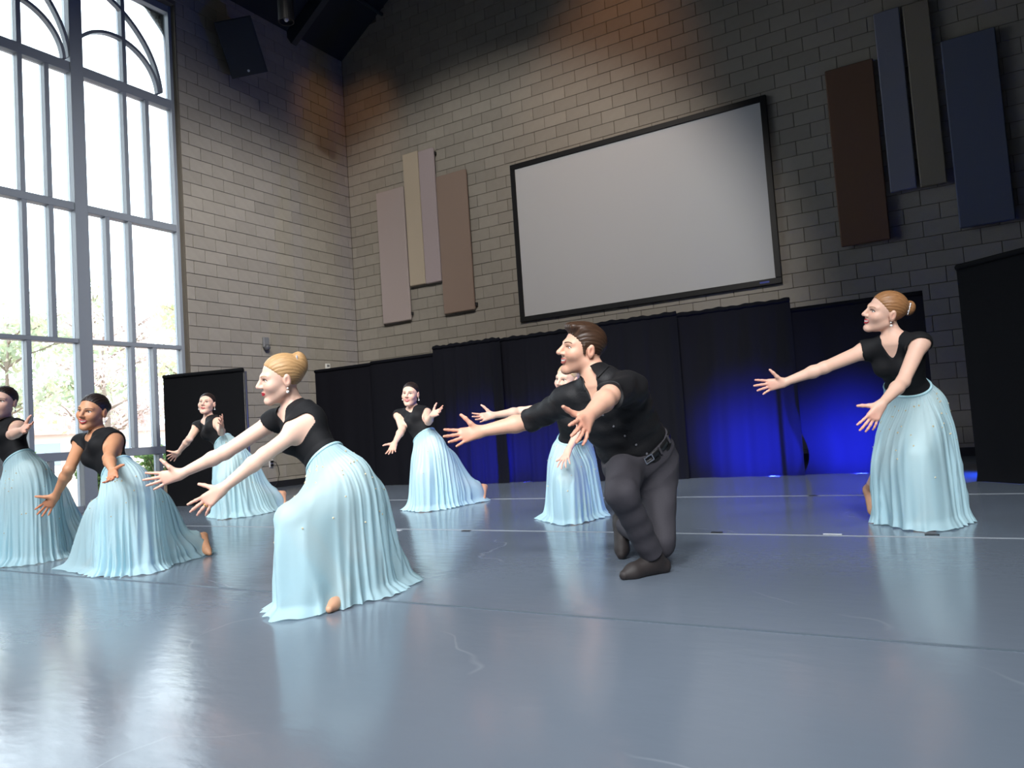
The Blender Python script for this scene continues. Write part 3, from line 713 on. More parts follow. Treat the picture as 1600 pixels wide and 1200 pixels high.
PEOPLE = {
    'A': dict(
        head=(3.664, -7.951, 1.184), neck=(3.625, -7.937, 1.028), shL=(3.773, -7.903, 0.984), shR=(3.474, -7.974, 0.990), elL=(4.000, -8.054, 0.930), elR=(3.630, -8.119, 0.816), wrL=(4.234, -8.086, 0.955), wrR=(3.460, -8.133, 0.650), tipL=(4.399, -8.125, 0.960), tipR=(3.311, -8.184, 0.587), pelvis=(3.875, -7.885, 0.628), hipL=(3.966, -7.904, 0.624), hipR=(3.790, -7.860, 0.599), knL=(3.601, -7.961, 0.468), knR=(3.856, -7.756, 0.202), anL=(3.596, -7.995, 0.083), anR=(3.808, -7.375, 0.145), toeL=(3.445, -8.014, 0.021), toeR=(3.739, -7.285, 0.024),
        thumbL=(0.587, 0.296, 0.753), thumbR=(-0.729, -0.465, 0.503), look=(0.609, -0.793, 0.011), up=(0.108, 0.079, 0.994),
        hem=[(3.47, -8.17), (3.63, -7.99), (3.77, -7.79), (3.67, -7.43), (3.43, -7.22)]),
    'B': dict(
        head=(4.903, -7.987, 1.029), neck=(4.901, -7.960, 0.865), shL=(5.050, -7.936, 0.827), shR=(4.752, -7.985, 0.832), elL=(5.243, -8.092, 0.718), elR=(4.891, -8.145, 0.664), wrL=(5.441, -8.185, 0.637), wrR=(4.730, -8.149, 0.496), tipL=(5.568, -8.274, 0.579), tipR=(4.612, -8.187, 0.385), pelvis=(5.227, -7.950, 0.535), hipL=(5.314, -7.977, 0.533), hipR=(5.144, -7.916, 0.515), knL=(4.950, -7.992, 0.388), knR=(5.185, -7.809, 0.127), anL=(4.770, -7.909, 0.066), anR=(5.189, -7.427, 0.113), toeL=(4.842, -8.046, 0.021), toeR=(5.319, -7.457, 0.026),
        thumbL=(0.787, 0.436, 0.436), thumbR=(-0.848, -0.487, -0.208), look=(0.395, -0.918, -0.042), up=(0.128, 0.121, 0.992),
        hem=[(4.41, -8.08), (4.83, -8.06), (5.14, -7.91), (5.01, -7.63), (5.11, -7.35)]),
    'C': dict(
        head=(2.696, -5.457, 1.224), neck=(2.691, -5.442, 1.048), shL=(2.849, -5.454, 1.013), shR=(2.545, -5.479, 0.983), elL=(3.072, -5.574, 0.893), elR=(2.682, -5.682, 0.849), wrL=(3.258, -5.715, 0.948), wrR=(2.485, -5.681, 0.712), tipL=(3.370, -5.804, 1.043), tipR=(2.326, -5.684, 0.648), pelvis=(3.000, -5.402, 0.689), hipL=(3.085, -5.436, 0.694), hipR=(2.922, -5.358, 0.661), knL=(3.228, -5.681, 0.408), knR=(3.055, -5.231, 0.282), anL=(3.070, -5.551, 0.072), anR=(3.152, -4.873, 0.157), toeL=(3.131, -5.697, 0.020), toeR=(3.237, -4.908, 0.017),
        thumbL=(0.303, 0.115, 0.946), thumbR=(-0.798, -0.495, 0.344), look=(0.532, -0.830, 0.171), up=(0.024, 0.108, 1.000),
        hem=[(2.91, -5.65), (3.41, -5.59), (3.39, -5.24)]),
    'D': dict(
        head=(6.922, -8.196, 1.058), neck=(6.922, -8.131, 0.906), shL=(7.072, -8.150, 0.840), shR=(6.771, -8.123, 0.853), elL=(6.973, -8.364, 0.691), elR=(6.614, -8.304, 0.711), wrL=(6.856, -8.520, 0.547), wrR=(6.439, -8.437, 0.619), tipL=(6.745, -8.604, 0.448), tipR=(6.303, -8.535, 0.593), pelvis=(7.202, -8.092, 0.540), hipL=(7.285, -8.127, 0.541), hipR=(7.120, -8.050, 0.558), knL=(7.288, -8.501, 0.408), knR=(7.270, -8.088, 0.188), anL=(7.356, -8.296, 0.078), anR=(7.165, -7.735, 0.068), toeL=(7.413, -8.439, 0.024), toeR=(7.233, -7.878, 0.020),
        thumbL=(-0.821, -0.503, 0.270), thumbR=(-0.671, -0.437, 0.598), look=(-0.529, -0.842, -0.111), up=(0.329, 0.168, 0.978),
        hem=[(7.09, -8.45), (7.20, -8.40), (7.30, -8.35), (7.39, -7.80), (7.29, -7.94)]),
    'E': dict(
        head=(5.082, -4.861, 1.141), neck=(5.062, -4.813, 0.986), shL=(5.214, -4.791, 0.938), shR=(4.917, -4.862, 0.940), elL=(5.384, -4.990, 0.848), elR=(5.083, -5.027, 0.792), wrL=(5.556, -5.141, 0.909), wrR=(5.133, -5.217, 0.660), tipL=(5.715, -5.189, 0.947), tipR=(5.175, -5.343, 0.556), pelvis=(5.310, -4.875, 0.592), hipL=(5.394, -4.906, 0.575), hipR=(5.226, -4.837, 0.606), knL=(5.434, -4.677, 0.245), knR=(5.375, -5.100, 0.341), anL=(5.524, -4.316, 0.134), anR=(5.220, -4.874, 0.067), toeL=(5.582, -4.419, 0.018), toeR=(5.242, -5.030, 0.024),
        thumbL=(0.445, 0.204, 0.872), thumbR=(-0.847, -0.511, 0.148), look=(0.309, -0.951, 0.002), up=(0.096, 0.009, 0.996),
        hem=[(5.09, -5.10), (5.20, -5.00), (5.54, -4.67), (5.56, -4.51)]),
    'F': dict(
        head=(7.258, -5.673, 1.073), neck=(7.284, -5.659, 0.910), shL=(7.357, -5.518, 0.868), shR=(7.165, -5.752, 0.867), elL=(7.377, -5.737, 0.703), elR=(6.889, -5.782, 0.858), wrL=(7.343, -5.911, 0.546), wrR=(6.751, -5.973, 0.841), tipL=(7.346, -6.038, 0.435), tipR=(6.662, -6.117, 0.826), pelvis=(7.135, -5.438, 0.527), hipL=(7.169, -5.355, 0.541), hipR=(7.120, -5.532, 0.522), knL=(7.177, -5.423, 0.146), knR=(7.264, -5.847, 0.312), anL=(7.079, -5.051, 0.090), anR=(7.182, -5.563, 0.066), toeL=(7.117, -5.196, 0.023), toeR=(7.252, -5.705, 0.018),
        thumbL=(-0.759, -0.415, -0.502), thumbR=(-0.664, -0.434, 0.609), look=(-0.220, -0.974, -0.050), up=(0.180, 0.024, 0.988),
        hem=[(6.88, -5.57), (7.04, -5.60), (7.37, -5.45)]),
    'G': dict(
        head=(8.212, -7.411, 1.105), neck=(8.289, -7.411, 0.947), shL=(8.471, -7.461, 0.887), shR=(8.108, -7.391, 0.861), elL=(8.488, -7.762, 0.851), elR=(7.828, -7.324, 0.766), wrL=(8.486, -8.007, 0.760), wrR=(7.613, -7.482, 0.729), tipL=(8.519, -8.178, 0.693), tipR=(7.496, -7.627, 0.703), pelvis=(8.372, -7.138, 0.512), hipL=(8.432, -7.054, 0.511), hipR=(8.322, -7.228, 0.508), knL=(8.484, -7.266, 0.131), knR=(8.459, -7.642, 0.409), anL=(8.170, -6.974, 0.172), anR=(8.495, -7.393, 0.069), toeL=(8.194, -7.072, 0.025), toeR=(8.401, -7.544, 0.015),
        thumbL=(-0.381, -0.285, 0.879), thumbR=(-0.560, -0.381, 0.735), look=(-0.670, -0.734, 0.117), up=(0.277, -0.032, 0.975),
        hem=[]),
    'H': dict(
        head=(9.482, -5.879, 1.270), neck=(9.518, -5.861, 1.105), shL=(9.649, -5.947, 1.063), shR=(9.357, -5.833, 1.059), elL=(9.552, -6.105, 0.847), elR=(9.138, -5.992, 0.971), wrL=(9.446, -6.291, 0.728), wrR=(8.906, -6.036, 0.900), tipL=(9.350, -6.346, 0.592), tipR=(8.746, -6.106, 0.884), pelvis=(9.580, -5.573, 0.718), hipL=(9.644, -5.644, 0.717), hipR=(9.519, -5.500, 0.722), knL=(9.582, -5.931, 0.421), knR=(9.410, -5.703, 0.381), anL=(9.588, -5.743, 0.070), anR=(9.264, -5.393, 0.170), toeL=(9.535, -5.897, 0.017), toeR=(9.281, -5.472, 0.023),
        thumbL=(-0.744, -0.472, 0.473), thumbR=(-0.502, -0.350, 0.791), look=(-0.857, -0.484, 0.175), up=(0.479, -0.173, 0.931),
        hem=[(9.32, -5.64), (9.55, -5.93), (9.72, -5.89), (9.82, -5.61)]),
}

# ================================================================== PEOPLE
# Bodies are grown as one smooth surface: tapered limbs, torso sections, head and fingers are blended as
# a distance field on a grid and the zero surface is meshed.
def unit(v): v = np.asarray(v, float); return v / (np.linalg.norm(v) + 1e-12)
def smin(a, b, k):
    h = np.clip(.5 + .5 * (b - a) / k, 0, 1)
    return b + (a - b) * h - k * h * (1 - h)
def smax(a, b, k): return -smin(-a, -b, k)

class Field:
    def __init__(s, lo, hi, h):
        s.h = h; s.lo = np.asarray(lo, float); s.n = np.ceil((np.asarray(hi) - s.lo) / h).astype(int) + 1
        s.f = np.ones(s.n, np.float32)
    def region(s, lo, hi):
        a = np.clip(np.floor((np.asarray(lo) - s.lo) / s.h).astype(int), 0, s.n - 1)
        b = np.clip(np.ceil((np.asarray(hi) - s.lo) / s.h).astype(int) + 1, 1, s.n)
        b = np.maximum(b, a + 1)
        sl = tuple(slice(i, j) for i, j in zip(a, b))
        P = np.empty(tuple(b - a) + (3,), np.float32)
        for i in range(3):
            sh = [1, 1, 1]; sh[i] = -1
            P[..., i] = (s.lo[i] + s.h * np.arange(a[i], b[i])).astype(np.float32).reshape(sh)
        return sl, P
    def add(s, fn, lo, hi, k):
        m = k + 3 * s.h
        sl, P = s.region(np.asarray(lo) - m, np.asarray(hi) + m)
        s.f[sl] = smin(s.f[sl], fn(P).astype(np.float32), k)
    def cut(s, fn, lo, hi, k):
        sl, P = s.region(lo, hi)
        s.f[sl] = smax(s.f[sl], -fn(P).astype(np.float32), k)
    def cap(s, a, b, r1, r2, k):
        a, b = np.asarray(a, float), np.asarray(b, float); r = max(r1, r2)
        s.add(lambda P: d_cap(P, a, b, r1, r2), np.minimum(a, b) - r, np.maximum(a, b) + r, k)
    def mesh(s, name):
        f = s.f; nx, ny, nz = f.shape
        f[0], f[-1], f[:, 0], f[:, -1], f[:, :, 0], f[:, :, -1] = 1, 1, 1, 1, 1, 1
        neg = f < 0
        c = np.zeros((nx - 1, ny - 1, nz - 1), np.uint8)
        for dx in (0, 1):
            for dy in (0, 1):
                for dz in (0, 1):
                    c += neg[dx:nx - 1 + dx, dy:ny - 1 + dy, dz:nz - 1 + dz]
        act = np.argwhere((c > 0) & (c < 8))
        idx = np.full(c.shape, -1, np.int32); idx[act[:, 0], act[:, 1], act[:, 2]] = np.arange(len(act))
        corners = np.array([(x, y, z) for x in (0, 1) for y in (0, 1) for z in (0, 1)])
        vals = np.stack([f[act[:, 0] + q[0], act[:, 1] + q[1], act[:, 2] + q[2]] for q in corners], 1)
        acc = np.zeros((len(act), 3)); cnt = np.zeros(len(act))
        for i in range(8):
            for j in range(i + 1, 8):
                if np.abs(corners[i] - corners[j]).sum() != 1: continue
                a, b = vals[:, i], vals[:, j]; m = (a < 0) != (b < 0)
                t = np.where(m, a / np.where(m, a - b, 1), 0)[:, None]
                acc += np.where(m[:, None], corners[i] + (corners[j] - corners[i]) * t, 0); cnt += m
        V = s.lo + s.h * (act + acc / cnt[:, None])
        quads = []
        for ax in range(3):
            sl0 = [slice(1, -1)] * 3; sl1 = [slice(1, -1)] * 3
            sl0[ax] = slice(0, -1); sl1[ax] = slice(1, None)
            a, b = neg[tuple(sl0)], neg[tuple(sl1)]
            e = np.argwhere(a != b)
            if not len(e): continue
            off = np.ones(3, int); off[ax] = 0; e = e + off
            flip = neg[e[:, 0], e[:, 1], e[:, 2]]
            u, v = [(1, 2), (2, 0), (0, 1)][ax]
            du = np.zeros(3, int); du[u] = 1; dv = np.zeros(3, int); dv[v] = 1
            q = [e - du - dv, e - dv, e, e - du]
            q = np.stack([idx[k[:, 0], k[:, 1], k[:, 2]] for k in q], 1)
            q[~flip] = q[~flip][:, ::-1]
            quads.append(q)
        return V, np.concatenate(quads)

def fast_mesh(name, V, Q, origin):
    me = bpy.data.meshes.new(name)
    me.vertices.add(len(V)); me.vertices.foreach_set('co', (V - np.asarray(origin)).astype(np.float32).ravel())
    me.loops.add(Q.size); me.loops.foreach_set('vertex_index', Q.astype(np.int32).ravel())
    me.polygons.add(len(Q)); me.polygons.foreach_set('loop_start', np.arange(0, Q.size, 4, dtype=np.int32))
    me.polygons.foreach_set('use_smooth', np.ones(len(Q), bool))
    me.update(); me.validate()
    return me
def set_col(me, C):
    a = me.color_attributes.new('Col', 'FLOAT_COLOR', 'POINT')
    a.data.foreach_set('color', np.concatenate([C, np.ones((len(C), 1))], 1).astype(np.float32).ravel())

def d_cap(P, a, b, r1, r2):
    a = np.asarray(a, np.float32); ab = np.asarray(b, np.float32) - a; w = np.asarray(P, np.float32) - a
    t = np.clip((w @ ab) / np.float32(ab @ ab + 1e-12), 0, 1); w -= t[..., None] * ab
    return np.sqrt(np.einsum('...i,...i', w, w)) - (np.float32(r1) + np.float32(r2 - r1) * t)
def d_ell(Q, c, r):
    """ellipsoid in local coordinates"""
    r = np.asarray(r, np.float32); q = (np.asarray(Q, np.float32) - np.asarray(c, np.float32)) / r
    n = np.sqrt(np.einsum('...i,...i', q, q)); q = q / r; g = np.sqrt(np.einsum('...i,...i', q, q)) + np.float32(1e-9)
    return n * (n - 1) / g

FEM = dict(t=[-.24, -.12, .03, .18, .40, .60, .76, .90, 1.0], a=[.085, .150, .168, .150, .116, .130, .146, .128, .07], b=[.07, .105, .116, .100, .082, .094, .100, .080, .055])
MAL = dict(t=[-.24, -.12, .03, .20, .42, .62, .80, .92, 1.0], a=[.10, .150, .166, .156, .150, .168, .182, .160, .08], b=[.085, .115, .124, .114, .108, .118, .118, .095, .065])

class Torso:
    def __init__(s, J, sc, man):
        s.p0, s.p1 = J['pelvis'], J['neck']; s.U = unit(s.p1 - s.p0); s.S = np.linalg.norm(s.p1 - s.p0)
        s.Lh, s.Ls = unit(J['hipL'] - J['hipR']), unit(J['shL'] - J['shR']); s.prof = MAL if man else FEM; s.sc = sc
        # the back arches a little: the chest is carried forward of the straight line
        s.arch = .02 * sc
    def axes(s, t):
        t = np.clip(np.asarray(t, float), 0, 1)[..., None]
        L = s.Lh * (1 - t) + s.Ls * t; L = L - (L @ s.U)[..., None] * s.U
        L = L / np.linalg.norm(L, axis=-1, keepdims=True)
        return L, np.cross(L, s.U)
    def ab(s, t):
        return np.interp(t, s.prof['t'], s.prof['a']) * s.sc, np.interp(t, s.prof['t'], s.prof['b']) * s.sc
    def off(s, t): return s.arch * np.sin(np.clip(t, 0, 1) * math.pi)
    def dist(s, P):
        L0 = s.Lh - (s.Lh @ s.U) * s.U; L0 = unit(L0); F0 = np.cross(L0, s.U); L1 = unit(s.Ls - (s.Ls @ s.U) * s.U)
        psi = math.atan2(L1 @ F0, L1 @ L0)
        B = (np.stack([s.U / s.S, L0, F0], 1)).astype(np.float32)
        q = (np.asarray(P, np.float32) - s.p0.astype(np.float32)) @ B
        t, u0, v0 = q[..., 0], q[..., 1], q[..., 2]; tc = np.clip(t, -.24, 1.0)
        # tables over the section parameter
        tt = np.linspace(-.24, 1.0, 249); w = np.clip(tt, 0, 1)
        ang = np.arctan2(w * math.sin(psi), (1 - w) + w * math.cos(psi))
        i = ((tc + .24) * (248 / 1.24) + .5).astype(np.int16)
        tab = lambda v: v.astype(np.float32)[i]
        c, sn = tab(np.cos(ang)), tab(np.sin(ang)); a, b = s.ab(tt)
        u = u0 * c + v0 * sn; v = v0 * c - u0 * sn - tab(s.off(tt))
        r = np.sqrt(u * u + v * v) + np.float32(1e-6); k = np.sqrt((u * tab(1 / a)) ** 2 + (v * tab(1 / b)) ** 2) + np.float32(1e-6)
        d = r * (1 - 1 / k); e = np.abs(t - tc) * np.float32(s.S)
        return np.where(e > 0, np.sqrt(np.maximum(d, 0) ** 2 + e * e), d)
    def at(s, t, cu, cv, grow=0.0):
        """point on/around the section at t; cu, cv in units of the half axes"""
        L, F = s.axes(t); a, b = s.ab(t)
        return s.p0 + s.U * s.S * t + L * (a + grow) * cu + F * ((b + grow) * cv + s.off(t))
    def box(s, pad=.2): return np.minimum(s.p0, s.p1) - pad, np.maximum(s.p0, s.p1) + pad

def head_sdf(Q, man, mouth):
    """head in head units (metres), x to its left, y forward, z up, about 0.227 tall"""
    d = d_ell(Q, (0, -.014, .034), (.0725, .092, .079))
    A = Q.copy(); A[..., 0] = np.abs(A[..., 0])
    d = smin(d, d_ell(Q, (0, .026, -.028), (.060, .062, .080)), .03)
    jw = .050 if man else .044
    d = smin(d, d_cap(A, np.array((jw, -.004, -.050)), np.array((.014, .064, -.094 if not man else -.098)), .017, .014), .025)
    d = smin(d, d_ell(Q, (0, .070, -.096 if not man else -.100), (.020 if not man else .024, .018, .017)), .018)
    d = smin(d, d_ell(A, (.036, .058, -.022), (.024, .024, .022)), .025)                     # cheeks
    d = smin(d, d_cap(A, np.array((.040, .066, .024)), np.array((.010, .083, .022)), .009, .008 if not man else .010), .016)   # brow
    d = smax(d, -d_ell(A, (.031, .098, .004), (.017, .018, .0095)), .012)                    # eye sockets
    nk = .0105 if not man else .012
    d = smin(d, d_cap(Q, np.array((0, .084, .018)), np.array((0, .107 if not man else .110, -.022)), .0065, nk), .012)         # nose
    d = smin(d, d_ell(A, (.011, .094, -.026), (.008, .011, .007)), .008)
    d = smin(d, d_cap(A, np.array((.0, .088, -.052)), np.array((.020, .079, -.050)), .0065, .004), .008)                      # upper lip
    d = smin(d, d_cap(A, np.array((.0, .085, -.065)), np.array((.016, .078, -.060)), .0075, .004), .008)                      # lower lip
    E = A - np.array((.074, -.012, -.002))
    d = smin(d, d_ell(E, (0, 0, 0), (.010, .017, .030)), .006)                                # ears
    d = smax(d, -d_ell(E, (.010, .003, .003), (.006, .008, .015)), .004)
    return d

def face_y(x, z, man, mouth, hi=.16):
    """depth of the face surface at (x, z)"""
    x, z = np.broadcast_arrays(np.asarray(x, float), np.asarray(z, float)); y = np.full(x.shape, hi)
    for _ in range(40): y = y - .8 * head_sdf(np.stack([x, y, z], -1), man, mouth)
    return y

def hand_bones(w, tip, thumb, left, s, curl=.16, spread=1.0):
    """list of (a, b, r1, r2, k) of one hand"""
    d = unit(tip - w); t = np.asarray(thumb, float); t = unit(t - (t @ d) * d)
    n = unit(np.cross(d, t)) if left else unit(np.cross(t, d))      # palm normal
    out = []; L = s
    for i, (off, spr, mc, segs, r) in enumerate(((.026, 13, .088, (.040, .025, .020), .0088), (.008, 2, .092, (.045, .028, .021), .0090), (-.010, -8, .087, (.041, .026, .020), .0086), (-.027, -20, .078, (.031, .020, .018), .0076))):
        base = w + t * off * .55 * L + d * .008 * L
        kn = w + t * off * L + d * mc * L - n * (.003 if i in (0, 3) else 0) * L
        out.append((base, kn, .0150 * L, .0125 * L, .016 * L))
        a = math.radians(spr * spread); fd = unit(d * math.cos(a) + t * math.sin(a)); p = kn
        c = -.10 + .05 * i
        for j, sl in enumerate(segs):
            c += curl * (1 + .25 * i) if j else curl * .5
            q = p + (fd * math.cos(c) + n * math.sin(c)) * sl * L
            r0 = r * (1 - .10 * j) * L; out.append((p, q, r0, r0 * .9, .005 * L)); p = q
    p = w + t * .014 * L + d * .014 * L + n * .006 * L
    q = p + unit(d * .62 + t * .72 + n * .28) * .044 * L
    out.append((p, q, .0155 * L, .0125 * L, .014 * L))
    q2 = q + unit(d * .55 + t * .82 + n * .12) * .034 * L; out.append((q, q2, .0112 * L, .0098 * L, .006 * L))
    q3 = q2 + unit(d * .62 + t * .78 - n * .02) * .027 * L; out.append((q2, q3, .0098 * L, .0078 * L, .006 * L))
    return out, d, t, n

def patch(root, O, to_w, name, m, us, vs_, fx, fz, man, mouth, lift):
    """a thin shaped piece lying on the face: fx(u), fz(u, v) in head units"""
    U, V = np.meshgrid(us, vs_, indexing='ij')
    x, z = fx(U, V), fz(U, V); y = face_y(x, z, man, mouth) + lift
    P = to_w(np.stack([x, y, z], -1)).reshape(-1, 3); B = to_w(np.stack([x, y - .004, z], -1)).reshape(-1, 3)
    nu, nv = U.shape; N = nu * nv; fs = []
    for i in range(nu - 1):
        for j in range(nv - 1):
            a = i * nv + j; fs += [(a, a + 1, a + nv + 1, a + nv), (N + a, N + a + nv, N + a + nv + 1, N + a + 1)]
    rim = [i * nv for i in range(nu)] + [(nu - 1) * nv + j for j in range(1, nv)] + [i * nv + nv - 1 for i in range(nu - 2, -1, -1)] + [j for j in range(nv - 2, 0, -1)]
    for i in range(len(rim)):
        a, b = rim[i], rim[(i + 1) % len(rim)]; fs.append((a, b, b + N, a + N))
    return MB().add(np.concatenate([P, B]), fs).build(name, m, root, O, True)

m_skin = attr_mat('skin', rough=.48, sss=.08)
m_eye = attr_mat('eye', rough=.15, spec=.6)
m_lash = mat('eye_makeup', S(52, 36, 34), rough=.7)
m_teeth = mat('teeth', S(240, 236, 230), rough=.25)
m_pearl = mat('pearl_earring', S(236, 234, 230), rough=.2, spec=.8)
m_gem = mat('rhinestone', S(236, 222, 186), rough=.2, metal=.3, spec=.8)
m_gem2 = mat('hair_crystals', S(240, 240, 245), rough=.1, metal=.6)
m_top = cloth_mat('black_leotard', S(19, 20, 23), transl=0, rough=.75, bump=.12, scale=70, noise=.06, spec=.25)
m_skirt = cloth_mat('pale_blue_chiffon', S(206, 242, 252), transl=.40, transp=.17, rough=.55, bump=.06, scale=50, noise=.02, spec=.3)
m_band = mat('skirt_waistband', S(176, 216, 226), rough=.6)

def hair_mat(name, c1, c2):
    if name in MATS: return MATS[name]
    m, nt, b, out = nodes_of(name)
    N, L = nt.nodes, nt.links
    tc = N.new('ShaderNodeTexCoord'); mp = N.new('ShaderNodeMapping'); mp.inputs['Scale'].default_value = (30, 30, 30)
    nz = N.new('ShaderNodeTexNoise'); nz.inputs['Scale'].default_value = 1.0; nz.inputs['Detail'].default_value = 5
    at = N.new('ShaderNodeAttribute'); at.attribute_name = 'Strand'
    L.new(at.outputs['Vector'], mp.inputs[0]); L.new(mp.outputs[0], nz.inputs['Vector'])
    mx = N.new('ShaderNodeMix'); mx.data_type = 'RGBA'; mx.inputs[6].default_value = (*S(*c1), 1); mx.inputs[7].default_value = (*S(*c2), 1)
    L.new(nz.outputs['Fac'], mx.inputs[0]); L.new(mx.outputs[2], b.inputs['Base Color'])
    b.inputs['Roughness'].default_value = .45; b.inputs['Specular IOR Level'].default_value = .4
    bp = N.new('ShaderNodeBump'); bp.inputs['Strength'].default_value = .5; bp.inputs['Distance'].default_value = .004
    L.new(nz.outputs['Fac'], bp.inputs['Height']); L.new(bp.outputs[0], b.inputs['Normal'])
    MATS[name] = m
    return m

def person(key, sc, h, skin, hair, label, man=False, mouth='smile', lips=(178, 44, 56), bare=('R',), ornament=False, gems=60, ring=False, shin_cover=(1.0, .8), bun=(0, -.112, .030, .036, .034, .036), seed=1):
    D = PEOPLE[key]; J = {k: np.array(v, float) for k, v in D.items() if k not in ('hem',)}
    T = Torso(J, sc, man)
    O = np.array((J['pelvis'][0], J['pelvis'][1], 0.0))
    root = thing('person', tuple(O), label, 'person', 'dancers in matching pose')
    hs = 1.11 * sc if not man else 1.05 * sc
    fwd = unit(J['look']); up = unit(J['up'] - (J['up'] @ fwd) * fwd); lef = np.cross(up, fwd)
    R = np.stack([lef, fwd, up])                       # rows: local axes in world
    to_l = lambda P: ((np.asarray(P, np.float32) - J['head'].astype(np.float32)) @ R.T.astype(np.float32)) / np.float32(hs)
    to_w = lambda q: (np.asarray(q) * hs) @ R + J['head']
    # ---------------- body
    pts = np.array([J[k] for k in J if k not in ('look', 'up', 'thumbL', 'thumbR')])
    F = Field(pts.min(0) - .17, np.maximum(pts.max(0), J['head'] + .17) + .10, h)
    F.add(T.dist, *T.box(.19), k=.01)
    hand_regions = []
    q = lambda v: v * sc
    aw = 1.18 if man else 1.0
    for sd in 'LR':
        sh, el, wr = J['sh' + sd], J['el' + sd], J['wr' + sd]
        F.cap(J['neck'] - T.U * q(.012), sh, q(.050), q(.048 * aw), q(.05))
        F.cap(sh, el, q(.047 * aw), q(.035 * aw), q(.04))
        m = el + (wr - el) * .28
        F.cap(el, m, q(.0345 * aw), q(.036 * aw), q(.02)); F.cap(m, wr, q(.036 * aw), q(.0225 * aw), q(.02))
        hb, hd, ht, hn = hand_bones(wr, J['tip' + sd], J['thumb' + sd], sd == 'L', sc * (.98 if not man else 1.02), curl=.14)
        F.cap(wr - hd * q(.01), wr + hd * q(.02), q(.022 * aw), q(.021 * aw), q(.015))
        for a, b, r1, r2, k in hb: F.cap(a, b, r1, r2, k)
        hand_regions.append((wr, hd))
        hp, kn, an, toe = J['hip' + sd], J['kn' + sd], J['an' + sd], J['toe' + sd]
        F.cap(hp, kn, q(.086), q(.053), q(.05) if not man else q(.012)); c = kn + (an - kn) * .3
        F.cap(kn, c, q(.052), q(.052), q(.03)); F.cap(c, an, q(.052), q(.034), q(.03))
        fd = unit(toe - an); heel = an - unit(np.array((fd[0], fd[1], 0))) * q(.045) - np.array((0, 0, q(.035))) * (an[2] > .05)
        if an[2] > .1: heel = an + unit(an - kn) * q(.035) + unit(an - toe) * q(.02)
        heel[2] = max(heel[2], .026)
        ball = an + (toe - an) * .72; ball[2] = max(ball[2] * .7, .026); tp = toe.copy(); tp[2] = .018
        F.cap(an, heel, q(.034), q(.027), q(.02)); F.cap(an, ball, q(.034), q(.026), q(.025)); F.cap(heel, ball, q(.026), q(.026), q(.02)); F.cap(ball, tp, q(.028), q(.017), q(.015))
    if not man:
        for sx in (-.45, .45):
            c = T.at(.70, sx, .80); F.add(lambda P, c=c: np.linalg.norm(P - c, axis=-1) - q(.050), c - .06, c + .06, q(.05))
    hb_ = to_w((0, -.022, -.045))
    F.cap(J['neck'] - T.U * q(.02), hb_, q(.060 if man else .050), q(.058 if man else .046), q(.03))
    F.add(lambda P: head_sdf(to_l(P), man, mouth) * hs, J['head'] - .145, J['head'] + .145, q(.018))
    V, Q = F.mesh('body')
    me = fast_mesh('body', V, Q, O)
    base = np.array(S(*skin)); C = np.tile(base, (len(V), 1))
    lq = to_l(V); near = (np.abs(lq) < .13).all(1)
    def blend(w, c):
        w = w[:, None]; C[:] = C * (1 - w) + np.array(c) * w
    g = lambda x, y, z, r: np.exp(-(((np.abs(lq[:, 0]) - x) ** 2 + (lq[:, 1] - y) ** 2 + (lq[:, 2] - z) ** 2) / r ** 2)) * near
    pink = base * np.array((1.02, .70, .66))
    blend(g(.038, .075, -.022, .022) * .30, pink); blend(g(0, .11, -.022, .010) * .25, pink); blend(g(.078, -.01, 0, .02) * .5, pink)
    blend(g(.031, .085, .008, .014) * (.62 if not man else .3), base * np.array((.42, .30, .28)))
    for wr, hd in hand_regions:                         # flushed palms and fingers
        t = (V - wr) @ hd; w = np.clip(t / .10, 0, 1) * (np.linalg.norm(V - wr, axis=1) < .24); blend(w * .55, base * np.array((1.0, .70, .68)))
    if man:                                             # stubble
        w = np.clip((-.030 - lq[:, 2]) / .02, 0, 1) * np.clip((lq[:, 1] - .0) / .03, 0, 1) * near * (lq[:, 2] > -.125)
        blend(w * .45, base * np.array((.40, .33, .30)))
    # soft tan slippers / soles
    if not man:
        w = np.zeros(len(V))
        for sd in 'LR':
            w = np.maximum(w, (np.linalg.norm(V - (J['an' + sd] + J['toe' + sd]) / 2, axis=1) < .13) * 1.0)
        blend(w * (V[:, 2] < .25) * .8, S(196, 146, 112))
    set_col(me, C)
    link('body', me, m_skin, root)
    # ---------------- face pieces
    eyec = []
    for sx in (-1, 1):
        ex, ez = .031 * sx, .004
        ey = float(face_y(ex, ez, man, mouth)); c = to_w((ex, ey - .0075, ez))
        mb = MB().ellipsoid(c, (.0145 * hs, .0108 * hs, .0064 * hs if mouth != 'smile' else .0058 * hs), R, 24, 16)
        o = mb.build('eye', m_eye, root, O, True)
        vv = to_l(np.array(mb.v)); cc = np.tile(np.array(S(226, 220, 216)), (len(vv), 1))
        rr = np.hypot(vv[:, 0] - ex * .97, vv[:, 2] - ez); cc[rr < .0052] = S(86, 92, 88) if hair[0] == 'b' else S(66, 44, 32); cc[rr < .0026] = S(12, 10, 10)
        set_col(o.data, cc)
        us = np.linspace(-1, 1, 11)
        lidz = lambda u: .004 + .0072 * np.sqrt(np.maximum(0, 1 - u * u * .95))
        patch(root, O, to_w, 'eyelash', m_lash, us, np.linspace(0, 1, 3), lambda U, V_: ex + .0155 * U, lambda U, V_: lidz(U) - .001 + V_ * (.0034 if not man else .0016), man, mouth, .0022)
        bm = hair_mat('hair_' + hair[0], *hair[1:3]) if man or hair[0] != 'b' else mat('fair_brow', S(150, 116, 84), rough=.7)
